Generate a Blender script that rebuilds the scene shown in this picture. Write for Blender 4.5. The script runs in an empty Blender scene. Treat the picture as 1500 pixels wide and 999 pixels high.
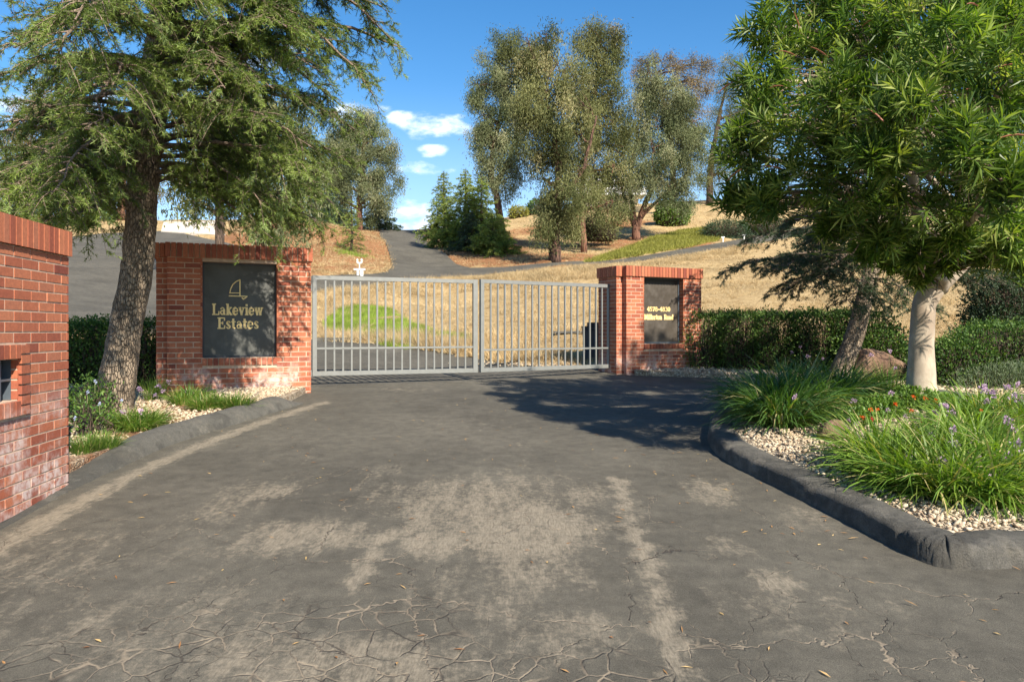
import bpy, math
import numpy as np
from mathutils import Vector, geometry

R = math.radians
scene = bpy.context.scene
COL = scene.collection
rng = np.random.default_rng(11)

# ------------------------------------------------------------------ camera, sky, sun, exposure
EYE = 1.45
FPX = 1050.0
HOR = 483.0
cam_d = bpy.data.cameras.new('camera')
cam_d.sensor_width = 36.0
cam_d.lens = 36.0 * FPX / 1500.0
cam_d.shift_y = -(499.5 - HOR) / 1500.0
cam_d.clip_start = 0.1
cam_d.clip_end = 2000
cam = bpy.data.objects.new('camera', cam_d)
cam.location = (0, 0, EYE)
cam.rotation_euler = (R(90), 0, 0)
COL.objects.link(cam)
scene.camera = cam

SUN_AZ = R(31)          # from -Y towards +X
SUN_EL = R(38)
S = Vector((math.sin(SUN_AZ) * math.cos(SUN_EL), -math.cos(SUN_AZ) * math.cos(SUN_EL), math.sin(SUN_EL)))

world = bpy.data.worlds.new("World")
scene.world = world
world.use_nodes = True
wn, wl = world.node_tree.nodes, world.node_tree.links
wn.clear()
w_out = wn.new('ShaderNodeOutputWorld')
w_bg = wn.new('ShaderNodeBackground')
sky = wn.new('ShaderNodeTexSky')
sky.sky_type = 'NISHITA'
sky.sun_disc = False
sky.sun_elevation = SUN_EL
sky.sun_rotation = math.pi - SUN_AZ
sky.altitude = 200
sky.air_density = 1.0
sky.dust_density = 0.3
sky.ozone_density = 1.5


def mnode(tree, op, a, b=None, c=None, clamp=False):
    n = tree.nodes.new('ShaderNodeMath')
    n.operation = op
    n.use_clamp = clamp
    for i, v in enumerate((a, b, c)):
        if v is None:
            continue
        if isinstance(v, (int, float)):
            n.inputs[i].default_value = v
        else:
            tree.links.new(v, n.inputs[i])
    return n.outputs[0]


def clouds(tree):
    """white fair weather clouds, placed by direction in the world"""
    tc = tree.nodes.new('ShaderNodeTexCoord')
    sep = tree.nodes.new('ShaderNodeSeparateXYZ')
    tree.links.new(tc.outputs['Generated'], sep.inputs[0])
    yy = mnode(tree, 'MAXIMUM', sep.outputs[1], 0.05)
    u = mnode(tree, 'DIVIDE', sep.outputs[0], yy)
    v = mnode(tree, 'DIVIDE', sep.outputs[2], yy)
    cmb = tree.nodes.new('ShaderNodeCombineXYZ')
    tree.links.new(u, cmb.inputs[0])
    tree.links.new(mnode(tree, 'MULTIPLY', v, 2.0), cmb.inputs[1])
    nz = tree.nodes.new('ShaderNodeTexNoise')
    nz.inputs['Scale'].default_value = 22
    nz.inputs['Detail'].default_value = 7
    nz.inputs['Roughness'].default_value = 0.58
    tree.links.new(cmb.outputs[0], nz.inputs['Vector'])
    total = None
    for px, py, rx, ry, amp in ((630, 184, 52, 18, .9), (590, 174, 24, 10, .7), (636, 222, 24, 9, .8), (600, 248, 50, 11, .5),
                                (605, 312, 60, 20, .5), (520, 165, 40, 16, .6), (640, 330, 90, 14, .5), (60, 160, 120, 30, .6),
                                (1180, 60, 70, 26, .5), (300, 90, 150, 30, .35)):
        cu, cv = (px - 750) / FPX, (HOR - py) / FPX
        du = mnode(tree, 'MULTIPLY', mnode(tree, 'SUBTRACT', u, cu), FPX / rx)
        dv = mnode(tree, 'MULTIPLY', mnode(tree, 'SUBTRACT', v, cv), FPX / ry)
        d2 = mnode(tree, 'ADD', mnode(tree, 'MULTIPLY', du, du), mnode(tree, 'MULTIPLY', dv, dv))
        b = mnode(tree, 'MULTIPLY', mnode(tree, 'SUBTRACT', 1.15, mnode(tree, 'MULTIPLY', d2, .75)), amp)
        b = mnode(tree, 'MAXIMUM', b, -1.0)
        total = b if total is None else mnode(tree, 'MAXIMUM', total, b)
    nn = mnode(tree, 'MULTIPLY', mnode(tree, 'SUBTRACT', nz.outputs[0], 0.5), 3.2)
    s = mnode(tree, 'ADD', total, nn)
    mr = tree.nodes.new('ShaderNodeMapRange')
    mr.interpolation_type = 'SMOOTHSTEP'
    tree.links.new(s, mr.inputs[0])
    mr.inputs[1].default_value = 0.12
    mr.inputs[2].default_value = 1.5
    up = mnode(tree, 'MULTIPLY', mr.outputs[0], mnode(tree, 'GREATER_THAN', sep.outputs[1], 0.1))
    return up, mnode(tree, 'ADD', 0, v)


cl_fac, el_v = clouds(world.node_tree)
hsv = wn.new('ShaderNodeHueSaturation')
hsv.inputs['Saturation'].default_value = 1.36
hsv.inputs['Value'].default_value = 1.0
wl.new(sky.outputs[0], hsv.inputs['Color'])
cmix = wn.new('ShaderNodeMix')
cmix.data_type = 'RGBA'
wl.new(mnode(world.node_tree, 'MULTIPLY', cl_fac, 0.95), cmix.inputs['Factor'])
hz = wn.new('ShaderNodeMix')
hz.data_type = 'RGBA'
hzf = wn.new('ShaderNodeMapRange')
hzf.interpolation_type = 'SMOOTHSTEP'
wl.new(el_v, hzf.inputs[0])
for _i, _v in enumerate((0.02, 0.36, .72, 0.0)):
    hzf.inputs[1 + _i].default_value = _v
wl.new(hzf.outputs[0], hz.inputs[0])
wl.new(hsv.outputs[0], hz.inputs[6])
hz.inputs[7].default_value = (3.6, 4.9, 6.6, 1)
wl.new(hz.outputs[2], cmix.inputs[6])
cmix.inputs[7].default_value = (9.0, 9.2, 9.6, 1)
wl.new(cmix.outputs[2], w_bg.inputs['Color'])
w_bg.inputs['Strength'].default_value = 0.098
wl.new(w_bg.outputs[0], w_out.inputs[0])

sun_d = bpy.data.lights.new('sun', 'SUN')
sun_d.energy = 5.0
sun_d.angle = R(0.53)
sun_d.color = (1.0, .91, .77)
sun_o = bpy.data.objects.new('sun', sun_d)
sun_o.rotation_euler = S.to_track_quat('Z', 'Y').to_euler()
COL.objects.link(sun_o)

scene.view_settings.view_transform = 'Standard'
scene.view_settings.look = 'None'
scene.view_settings.gamma = 1
scene.view_settings.exposure = 1.02
scene.cycles.max_bounces = 6
scene.cycles.diffuse_bounces = 3
scene.cycles.glossy_bounces = 2
scene.cycles.transmission_bounces = 4
scene.cycles.transparent_max_bounces = 4


# ------------------------------------------------------------------ terrain height
def P(px, py, D):
    return np.array(((px - 750) / FPX * D, D, EYE - (py - HOR) / FPX * D))


ctrl = []
for x in (-9, -4, 0, 4, 9, 15):
    for y in (-8, -3, 2, 6):
        ctrl.append((x, y, .06 * y))
for q in ((-3.0, 10.7, .60), (-.5, 11.6, .63), (1.77, 13, .66), (-2.78, 9.9, .59), (-4.5, 9.2, .58), (-7, 9.5, .62), (-12, 9, .6), (14, 11, .55), (9, 9, .52)):
    ctrl.append(q)
for q in ((918, 548, 12.7), (1025, 546, 13.4), (1100, 549, 12.8), (1240, 553, 12.4), (1330, 562, 11.3), (1450, 573, 10.6),
          (690, 522, 15), (800, 536, 13.9), (500, 500, 17.2), (455, 497, 17.8), (560, 450, 23), (700, 480, 18), (700, 430, 26), (800, 480, 18),
          (800, 430, 25), (870, 500, 16), (700, 408, 29), (850, 392, 30), (1060, 400, 27), (1100, 460, 19), (1300, 450, 19), (1300, 390, 30),
          (1500, 470, 18), (1500, 380, 32), (1200, 362, 39), (1400, 340, 45), (720, 402, 31), (900, 388, 33), (1000, 370, 38), (1110, 352, 43),
          (620, 388, 36), (600, 362, 47), (585, 338, 60), (813, 383, 34), (932, 352, 44), (750, 318, 62), (850, 304, 66), (1040, 293, 66), (1150, 290, 66),
          (1300, 285, 66), (700, 372, 40), (1000, 330, 50), (540, 335, 57), (470, 325, 44), (440, 360, 33), (470, 400, 28), (500, 410, 27.3), (455, 424, 25),
          (545, 395, 31), (410, 330, 40), (225, 475, 15.5), (150, 478, 14.5), (150, 420, 21), (150, 350, 34), (230, 345, 36), (100, 350, 33), (330, 352, 34),
          (0, 400, 20), (0, 345, 36), (250, 325, 44)):
    ctrl.append(tuple(P(*q)))
for q in ((-12.2, 66, 10.3), (-9.0, 66, 10.3), (-13.5, 78, 10.0), (-10, 78, 10.0), (-8, 88, 9.0), (0, 88, 12.0), (15, 88, 13.2), (-60, 30, 6), (-40, 10, 2), (60, 30, 6),
          (40, 8, 1), (70, 70, 13), (-70, 70, 11), (-40, 60, 11), (0, 110, 8), (60, -20, -1), (-60, -20, -1), (0, -40, -2)):
    ctrl.append(q)
ctrl = np.array(ctrl, float)


def _phi(r2):
    return np.sqrt(r2 + 2.0 ** 2)


_n = len(ctrl)
_A = np.zeros((_n + 3, _n + 3))
_d2 = ((ctrl[:, None, :2] - ctrl[None, :, :2]) ** 2).sum(-1)
_A[:_n, :_n] = _phi(_d2) - np.eye(_n) * 0.15
_A[:_n, _n] = 1
_A[:_n, _n + 1:] = ctrl[:, :2]
_A[_n, :_n] = 1
_A[_n + 1:, :_n] = ctrl[:, :2].T
_wts = np.linalg.solve(_A, np.concatenate([ctrl[:, 2], np.zeros(3)]))


def hgt(x, y):
    x = np.atleast_1d(np.asarray(x, float))
    y = np.atleast_1d(np.asarray(y, float))
    out = np.empty(x.size)
    xf, yf = x.ravel(), y.ravel()
    for i in range(0, x.size, 20000):
        a, b = xf[i:i + 20000], yf[i:i + 20000]
        d2 = (a[:, None] - ctrl[None, :, 0]) ** 2 + (b[:, None] - ctrl[None, :, 1]) ** 2
        out[i:i + 20000] = _phi(d2) @ _wts[:_n] + _wts[_n] + a * _wts[_n + 1] + b * _wts[_n + 2]
    r = np.sqrt(xf ** 2 + (yf - 30) ** 2)
    k = np.clip((r - 90) / 60, 0, 1)
    out = out * (1 - k) + 1.0 * k
    return out.reshape(x.shape)


def h1(x, y):
    return float(hgt(x, y)[0])


_Ds = np.concatenate([np.arange(1.5, 20, .05), np.arange(20, 95, .15)])


def G(px, py, dz=0.0):
    """the ground point seen at that pixel of the survey photograph"""
    a = (px - 750) / FPX
    b = (py - HOR) / FPX
    f = EYE - b * _Ds - (hgt(a * _Ds, _Ds) + dz)
    neg = np.nonzero(f < 0)[0]
    i = neg[0] if len(neg) and neg[0] > 0 else len(_Ds) - 1
    t = f[i - 1] / (f[i - 1] - f[i]) if f[i] < 0 else 1
    D = _Ds[i - 1] + (_Ds[i] - _Ds[i - 1]) * t
    return np.array((a * D, D, h1(a * D, D)))


def W(px, D):
    return np.array(((px - 750) / FPX * D, D))


# ------------------------------------------------------------------ scene graph helpers
def tagp(o, label=None, cat=None, group=None, kind=None):
    if label:
        o['label'] = label
    if cat:
        o['category'] = cat
    if group:
        o['group'] = group
    if kind:
        o['kind'] = kind
    return o


def thing(name, label, cat, loc, group=None):
    o = bpy.data.objects.new(name, None)
    o.empty_display_size = .2
    o.location = tuple(float(v) for v in loc)
    COL.objects.link(o)
    return tagp(o, label, cat, group)


class Acc:
    """collects triangles and quads with a per vertex tint"""

    def __init__(self):
        self.V, self.F3, self.F4, self.t, self.n = [], [], [], [], 0

    def add(self, V, F, tint=0.5):
        V = np.asarray(V, float).reshape(-1, 3)
        F = np.asarray(F, np.int64)
        (self.F3 if F.shape[1] == 3 else self.F4).append(F + self.n)
        self.V.append(V)
        self.t.append(np.broadcast_to(np.asarray(tint, float), (len(V),)).astype(float) if np.ndim(tint) == 0 else np.asarray(tint, float))
        self.n += len(V)
        return self

    def build(self, name, mat, parent=None, smooth=False, origin=None):
        V = np.concatenate(self.V)
        t = np.concatenate(self.t)
        f3 = np.concatenate(self.F3) if self.F3 else np.zeros((0, 3), np.int64)
        f4 = np.concatenate(self.F4) if self.F4 else np.zeros((0, 4), np.int64)
        if parent is not None:
            root = parent
            off = np.array(root.location)
            while root.parent:
                root = root.parent
                off = off + np.array(root.location)
        elif origin is not None:
            off = np.asarray(origin, float)
        else:
            off = np.zeros(3)
        me = bpy.data.meshes.new(name)
        me.vertices.add(len(V))
        me.vertices.foreach_set('co', (V - off).astype(np.float32).ravel())
        loops = np.concatenate([f3.ravel(), f4.ravel()]).astype(np.int32)
        me.loops.add(len(loops))
        me.loops.foreach_set('vertex_index', loops)
        st = np.concatenate([np.arange(len(f3)) * 3, len(f3) * 3 + np.arange(len(f4)) * 4]).astype(np.int32)
        me.polygons.add(len(st))
        me.polygons.foreach_set('loop_start', st)
        me.polygons.foreach_set('use_smooth', np.full(len(st), bool(smooth)))
        me.update(calc_edges=True)
        at = me.attributes.new('tint', 'FLOAT', 'POINT')
        at.data.foreach_set('value', t.astype(np.float32))
        me.materials.append(mat)
        o = bpy.data.objects.new(name, me)
        COL.objects.link(o)
        if parent is not None:
            o.parent = parent
        elif origin is not None:
            o.location = tuple(float(v) for v in origin)
        return o


def nrm(v):
    v = np.asarray(v, float)
    return v / np.maximum(np.linalg.norm(v, axis=-1, keepdims=True), 1e-9)


BOXF = np.array(((0, 3, 2, 1), (4, 5, 6, 7), (0, 1, 5, 4), (1, 2, 6, 5), (2, 3, 7, 6), (3, 0, 4, 7)))


def obox(acc, o, ax, ay, az, tint=.5):
    """box from corner o along three edge vectors"""
    o, ax, ay, az = (np.asarray(v, float) for v in (o, ax, ay, az))
    V = [o, o + ax, o + ax + ay, o + ay, o + az, o + ax + az, o + ax + ay + az, o + ay + az]
    acc.add(V, BOXF, tint)


def tube(acc, pts, rad, k=8, tint=.5, cap=True, wob=0.0, seed=0):
    pts = np.asarray(pts, float)
    n = len(pts)
    rad = np.broadcast_to(np.asarray(rad, float), (n,))
    tan = nrm(np.gradient(pts, axis=0))
    up = np.array((0, 0, 1.0)) if abs(tan[0, 2]) < .9 else np.array((1.0, 0, 0))
    a = nrm(np.cross(tan, up))
    b = np.cross(tan, a)
    ang = np.linspace(0, 2 * math.pi, k, endpoint=False)
    r = rad[:, None] * np.ones(k)
    if wob:
        rr = np.random.default_rng(seed)
        w = rr.normal(0, wob, (n, k))
        w = (w + np.roll(w, 1, 1) + np.roll(w, -1, 1)) / 2 + rr.normal(0, wob, (1, k))
        r = r * (1 + w)
    V = pts[:, None, :] + r[..., None] * (np.cos(ang)[None, :, None] * a[:, None, :] + np.sin(ang)[None, :, None] * b[:, None, :])
    i = np.arange(n - 1)[:, None] * k
    j = np.arange(k)[None, :]
    j2 = (j + 1) % k
    F = np.stack([i + j, i + j2, i + k + j2, i + k + j], -1).reshape(-1, 4)
    acc.add(V.reshape(-1, 3), F, tint)
    if cap:
        c = len(V.reshape(-1, 3))
        base = acc.n - c
        for row, flip in ((0, True), (n - 1, False)):
            acc.add(pts[row][None], np.zeros((0, 3), int), tint)
            ctr = acc.n - 1
            jj = np.arange(k)
            T = np.stack([np.full(k, ctr), base + row * k + jj, base + row * k + (jj + 1) % k], -1)
            acc.F3.append(T[:, ::-1] if flip else T)


def sticks(acc, P0, P1, r0, r1, tint=.5):
    """three sided twigs, all at once"""
    P0, P1 = np.asarray(P0, float), np.asarray(P1, float)
    N = len(P0)
    if N == 0:
        return
    t = nrm(P1 - P0)
    ref = np.where(np.abs(t[:, 2:3]) < .9, np.array((0, 0, 1.0)), np.array((1.0, 0, 0)))
    a = nrm(np.cross(t, ref))
    b = np.cross(t, a)
    V = np.empty((N, 6, 3))
    r0 = np.broadcast_to(r0, (N,))
    r1 = np.broadcast_to(r1, (N,))
    for k in range(3):
        c, s = math.cos(k * 2.094), math.sin(k * 2.094)
        d = c * a + s * b
        V[:, k] = P0 + d * r0[:, None]
        V[:, 3 + k] = P1 + d * r1[:, None]
    q = np.array(((0, 1, 4, 3), (1, 2, 5, 4), (2, 0, 3, 5)))
    F = (np.arange(N)[:, None, None] * 6 + q[None]).reshape(-1, 4)
    acc.add(V.reshape(-1, 3), F, tint)


def leaves(acc, O, A, L, Wd, tint, fold=.25, g=None, bend=0.0, ref=None, wmax=.45):
    """rhombic leaf blades: origin O, axis A, length L, width Wd; folded along the midrib"""
    g = g or rng
    O, A = np.asarray(O, float), nrm(A)
    N = len(O)
    L = np.broadcast_to(L, (N,))[:, None]
    Wd = np.broadcast_to(Wd, (N,))[:, None]
    rv = nrm(g.normal(size=(N, 3))) if ref is None else nrm(ref)
    s = nrm(np.cross(A, rv))
    up = np.cross(s, A)
    V = np.empty((N, 4, 3))
    V[:, 0] = O
    mid = O + A * L * wmax
    V[:, 1] = mid + s * Wd * .5 + up * Wd * fold
    V[:, 2] = O + A * L - up * L * bend
    V[:, 3] = mid - s * Wd * .5 + up * Wd * fold
    F = (np.arange(N)[:, None, None] * 4 + np.array(((0, 1, 2), (0, 2, 3)))[None]).reshape(-1, 3)
    acc.add(V.reshape(-1, 3), F, np.repeat(np.broadcast_to(tint, (N,)), 4))


def needles(acc, O, A, L, Wd, tint, g=None):
    g = g or rng
    N = len(O)
    A = nrm(A)
    s = nrm(np.cross(A, g.normal(size=(N, 3))))
    V = np.empty((N, 3, 3))
    Wd = np.broadcast_to(Wd, (N,))[:, None]
    V[:, 0] = O - s * Wd * .5
    V[:, 1] = O + s * Wd * .5
    V[:, 2] = O + A * np.broadcast_to(L, (N,))[:, None]
    acc.add(V.reshape(-1, 3), np.arange(N * 3).reshape(-1, 3), np.repeat(np.broadcast_to(tint, (N,)), 3))


def spline(pts, n):
    """Catmull-Rom resample"""
    p = np.asarray(pts, float)
    q = np.vstack([2 * p[0] - p[1], p, 2 * p[-1] - p[-2]])
    out = []
    m = len(p) - 1
    for s in np.linspace(0, m - 1e-6, n):
        i = int(s)
        t = s - i
        a, b, c, d = q[i], q[i + 1], q[i + 2], q[i + 3]
        out.append(.5 * ((2 * b) + (c - a) * t + (2 * a - 5 * b + 4 * c - d) * t * t + (3 * b - a - 3 * c + d) * t ** 3))
    return np.array(out)


def inside(x, y, poly):
    poly = np.asarray(poly)[:, :2]
    x, y = np.asarray(x, float), np.asarray(y, float)
    c = np.zeros(x.shape, bool)
    j = len(poly) - 1
    for i in range(len(poly)):
        xi, yi = poly[i]
        xj, yj = poly[j]
        if yi != yj:
            cr = ((yi > y) != (yj > y)) & (x < (xj - xi) * (y - yi) / (yj - yi) + xi)
            c ^= cr
        j = i
    return c


def sheet(name, poly, zfun, mat, step, skirt=.15, kind='structure', spacing=None, parent=None):
    """a ground sheet: constrained triangulation of an outline, height from zfun, with a skirt round the edge"""
    poly = np.asarray(poly, float)[:, :2]
    B = []
    for i in range(len(poly)):
        a, b = poly[i], poly[(i + 1) % len(poly)]
        mid = (a + b) / 2
        st = spacing(mid[0], mid[1]) if spacing else step
        n = max(1, int(np.linalg.norm(b - a) / st))
        for k in range(n):
            B.append(a + (b - a) * k / n)
    B = np.array(B)
    x0, y0 = poly.min(0)
    x1, y1 = poly.max(0)
    gx, gy = np.meshgrid(np.arange(x0, x1, step), np.arange(y0, y1, step))
    gx = gx + np.where((np.arange(gx.shape[0]) % 2)[:, None] == 0, 0, step / 2)
    pts = np.stack([gx.ravel(), gy.ravel()], -1)
    if spacing:
        st = np.array([spacing(p[0], p[1]) for p in pts])
        k = np.round(st / step).astype(int)
        ii = np.tile(np.arange(gx.shape[1]), gx.shape[0])
        jj = np.repeat(np.arange(gx.shape[0]), gx.shape[1])
        pts = pts[(ii % k == 0) & (jj % k == 0)]
    pts = pts[inside(pts[:, 0], pts[:, 1], poly)]
    # keep clear of the boundary
    keep = np.ones(len(pts), bool)
    for i in range(0, len(pts), 4000):
        d = ((pts[i:i + 4000, None] - B[None]) ** 2).sum(-1).min(1)
        keep[i:i + 4000] = d > (step * .4) ** 2
    pts = pts[keep]
    nb = len(B)
    allp = [Vector(p) for p in np.vstack([B, pts])]
    edges = [(i, (i + 1) % nb) for i in range(nb)]
    vs, es, fs, _, _, _ = geometry.delaunay_2d_cdt(allp, edges, [], 1, 1e-5)
    V2 = np.array([tuple(v) for v in vs])
    F = np.array([list(f) for f in fs if len(f) == 3])
    V = np.column_stack([V2, zfun(V2[:, 0], V2[:, 1])])
    a = V[F[:, 1]] - V[F[:, 0]]
    b = V[F[:, 2]] - V[F[:, 0]]
    flip = (a[:, 0] * b[:, 1] - a[:, 1] * b[:, 0]) < 0
    F[flip] = F[flip][:, ::-1]
    acc = Acc()
    acc.add(V, F)
    if skirt:
        E = np.concatenate([F[:, [0, 1]], F[:, [1, 2]], F[:, [2, 0]]])
        es_ = set(map(tuple, E.tolist()))
        be = np.array([e for e in es_ if (e[1], e[0]) not in es_])
        lo = V.copy()
        lo[:, 2] -= skirt
        u = np.unique(be)
        mp = {v: i for i, v in enumerate(u)}
        SV = np.vstack([V[u], lo[u]])
        SF = np.array([(mp[a_], mp[a_] + len(u), mp[b_] + len(u), mp[b_]) for a_, b_ in be])
        acc.add(SV, SF)
    o = acc.build(name, mat, parent)
    if kind:
        o['kind'] = kind
    return o


def sweep(acc, path, prof, zfun, tint=.5, side=1, taper=None, rough=0.0, seed=0):
    """sweep a profile (offset, height) along an XY path laid on the ground; offset>0 is to the left of travel"""
    path = np.asarray(path, float)[:, :2]
    t = nrm(np.gradient(path, axis=0))
    nl = np.stack([-t[:, 1], t[:, 0]], -1) * side
    prof = np.asarray(prof, float)
    n, k = len(path), len(prof)
    hs = np.ones(n) if taper is None else np.asarray(taper)
    xy = path[:, None] + nl[:, None] * prof[None, :, :1]
    z = zfun(path[:, 0], path[:, 1])[:, None] + prof[None, :, 1] * np.where(prof[None, :, 1] > 0, hs[:, None], 1)
    if rough:
        rr = np.random.default_rng(seed)
        z = z + rr.normal(0, rough, z.shape) * (prof[None, :, 1] > 0)
        xy = xy + rr.normal(0, rough, xy.shape)
    V = np.concatenate([xy, z[..., None]], -1).reshape(-1, 3)
    i = np.arange(n - 1)[:, None] * k
    j = np.arange(k - 1)[None]
    F = np.stack([i + j, i + j + 1, i + k + j + 1, i + k + j], -1).reshape(-1, 4)
    if side < 0:
        F = F[:, ::-1]
    acc.add(V, F[:, ::-1], tint)


# ------------------------------------------------------------------ materials
class MT:
    def __init__(self, name):
        self.m = bpy.data.materials.new(name)
        self.m.use_nodes = True
        self.t = self.m.node_tree
        self.n = self.t.nodes
        self.l = self.t.links
        self.bs = self.n['Principled BSDF']
        self.out = self.n['Material Output']
        self.geo = self.n.new('ShaderNodeNewGeometry')
        self.pos = self.geo.outputs['Position']

    def set(self, sock, v):
        s = self.bs.inputs[sock]
        if isinstance(v, (int, float)):
            s.default_value = v
        elif isinstance(v, tuple):
            s.default_value = (*v, 1) if len(v) == 3 else v
        else:
            self.l.new(v, s)
        return self

    def noise(self, scale, detail=4, rough=.55, vec=None, out=0, dist=0.0):
        x = self.n.new('ShaderNodeTexNoise')
        x.inputs['Scale'].default_value = scale
        x.inputs['Detail'].default_value = detail
        x.inputs['Roughness'].default_value = rough
        x.inputs['Distortion'].default_value = dist
        self.l.new(vec or self.pos, x.inputs['Vector'])
        return x.outputs[out]

    def scl(self, s, vec=None, loc=(0, 0, 0), rot=(0, 0, 0)):
        x = self.n.new('ShaderNodeMapping')
        x.inputs['Scale'].default_value = s
        x.inputs['Location'].default_value = loc
        x.inputs['Rotation'].default_value = rot
        self.l.new(vec or self.pos, x.inputs['Vector'])
        return x.outputs[0]

    def ramp(self, f, stops, interp='LINEAR'):
        x = self.n.new('ShaderNodeValToRGB')
        x.color_ramp.interpolation = interp
        e = x.color_ramp.elements
        while len(e) < len(stops):
            e.new(.5)
        for i, (p, c) in enumerate(stops):
            e[i].position = p
            e[i].color = (*c, 1) if isinstance(c, tuple) else (c, c, c, 1)
        self.l.new(f, x.inputs[0])
        return x.outputs[0]

    def mix(self, f, a, b, mode='MIX'):
        x = self.n.new('ShaderNodeMix')
        x.data_type = 'RGBA'
        x.blend_type = mode
        for s, v in ((x.inputs[0], f), (x.inputs[6], a), (x.inputs[7], b)):
            if isinstance(v, (int, float)):
                s.default_value = v
            elif isinstance(v, tuple):
                s.default_value = (*v, 1)
            else:
                self.l.new(v, s)
        return x.outputs[2]

    def math(self, op, a, b=None, c=None, clamp=False):
        return mnode(self.t, op, a, b, c, clamp)

    def attr(self, name='tint'):
        x = self.n.new('ShaderNodeAttribute')
        x.attribute_name = name
        return x.outputs['Fac']

    def sep(self, vec=None):
        x = self.n.new('ShaderNodeSeparateXYZ')
        self.l.new(vec or self.pos, x.inputs[0])
        return x.outputs

    def rng(self, f, a, b, c=0.0, d=1.0, smooth=True):
        x = self.n.new('ShaderNodeMapRange')
        if smooth:
            x.interpolation_type = 'SMOOTHSTEP'
        self.l.new(f, x.inputs[0])
        for i, v in enumerate((a, b, c, d)):
            x.inputs[1 + i].default_value = v
        return x.outputs[0]

    def bump(self, h, strength=.5, dist=.01):
        x = self.n.new('ShaderNodeBump')
        x.inputs['Strength'].default_value = strength
        x.inputs['Distance'].default_value = dist
        self.l.new(h, x.inputs['Height'])
        self.l.new(x.outputs[0], self.bs.inputs['Normal'])
        return self

    def voro(self, scale, feature='F1', vec=None, out='Distance', rand=1.0):
        x = self.n.new('ShaderNodeTexVoronoi')
        x.feature = feature
        x.inputs['Scale'].default_value = scale
        x.inputs['Randomness'].default_value = rand
        self.l.new(vec or self.pos, x.inputs['Vector'])
        return x.outputs[out]


def leaf_mat(name, stops, trans=.3, rough=.5, tcol=None, spec=.35, clump=1.2):
    M = MT(name)
    base = M.ramp(M.attr(), stops)
    nz = M.noise(clump, 2)
    base = M.mix(1.0, base, M.ramp(nz, [(.3, .72), (.7, 1.25)]), 'MULTIPLY')
    M.set('Base Color', base).set('Roughness', rough)
    M.bs.inputs['Specular IOR Level'].default_value = spec
    tr = M.n.new('ShaderNodeBsdfTranslucent')
    tc = M.mix(1.0, base, tcol or (1.25, 1.3, .5), 'MULTIPLY')
    M.l.new(tc, tr.inputs['Color'])
    mx = M.n.new('ShaderNodeMixShader')
    mx.inputs[0].default_value = trans
    M.l.new(M.bs.outputs[0], mx.inputs[1])
    M.l.new(tr.outputs[0], mx.inputs[2])
    M.l.new(mx.outputs[0], M.out.inputs['Surface'])
    return M.m


def bark_mat(name, c1, c2, scale=18, stretch=.25, bump=.8, dist=.02, extra=None, crack=True):
    M = MT(name)
    v = M.scl((1, 1, stretch))
    a = M.noise(scale, 5, .65, v)
    b = M.noise(scale * .25, 3, .5, v)
    vo = M.voro(scale * 1.6, 'DISTANCE_TO_EDGE', M.scl((1, 1, stretch * .8)))
    col = M.ramp(a, [(.3, c1), (.7, c2)])
    if crack:
        col = M.mix(M.rng(vo, 0, .12, .6, 0), col, tuple(x * .35 for x in c1))
    col = M.mix(1.0, col, M.ramp(b, [(.3, .7), (.7, 1.2)]), 'MULTIPLY')
    if extra:
        col = M.mix(M.rng(M.noise(3.5, 3), .55, .62), col, extra)
    M.set('Base Color', col).set('Roughness', .9)
    M.bump(M.math('ADD', a, M.rng(vo, 0, .15)) if crack else a, bump, dist)
    return M.m


def plain(name, col, rough=.6, metal=0.0, var=.12, scale=9, bump=0.0, bdist=.003, spec=.5):
    M = MT(name)
    nz = M.noise(scale, 5)
    M.set('Base Color', M.mix(1.0, col, M.ramp(nz, [(.25, 1 - var), (.75, 1 + var)]), 'MULTIPLY'))
    M.set('Roughness', rough).set('Metallic', metal)
    M.bs.inputs['Specular IOR Level'].default_value = spec
    if bump:
        M.bump(M.noise(scale * 6, 4), bump, bdist)
    return M.m


def brick_mat():
    M = MT('fired_brick')
    t = M.attr()
    col = M.ramp(t, [(0, (.18, .042, .026)), (.25, (.30, .082, .042)), (.6, (.37, .115, .056)), (.85, (.43, .15, .074)), (1, (.24, .085, .055))])
    col = M.mix(1.0, col, M.ramp(M.noise(45, 5, .7), [(.25, .72), (.75, 1.25)]), 'MULTIPLY')
    z = M.sep()[2]
    low = M.rng(z, .70, 1.15, 1, 0)
    nn = M.noise(3.2, 5, .6)
    f = M.math('MULTIPLY', low, M.rng(nn, .43, .60))
    f2 = M.rng(M.noise(16, 4, .7), .3, .6)
    col = M.mix(M.math('MULTIPLY', M.math('MULTIPLY', f, f2), .8), col, (.62, .52, .48))
    M.set('Base Color', col).set('Roughness', .85)
    M.bump(M.noise(120, 4, .7), .35, .003)
    return M.m


def mortar_mat():
    M = MT('mortar')
    z = M.sep()[2]
    col = M.mix(1.0, (.48, .355, .26), M.ramp(M.noise(14, 4), [(.3, .8), (.7, 1.2)]), 'MULTIPLY')
    M.set('Base Color', col).set('Roughness', .95)
    M.bump(M.noise(200, 3), .4, .002)
    return M.m


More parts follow.
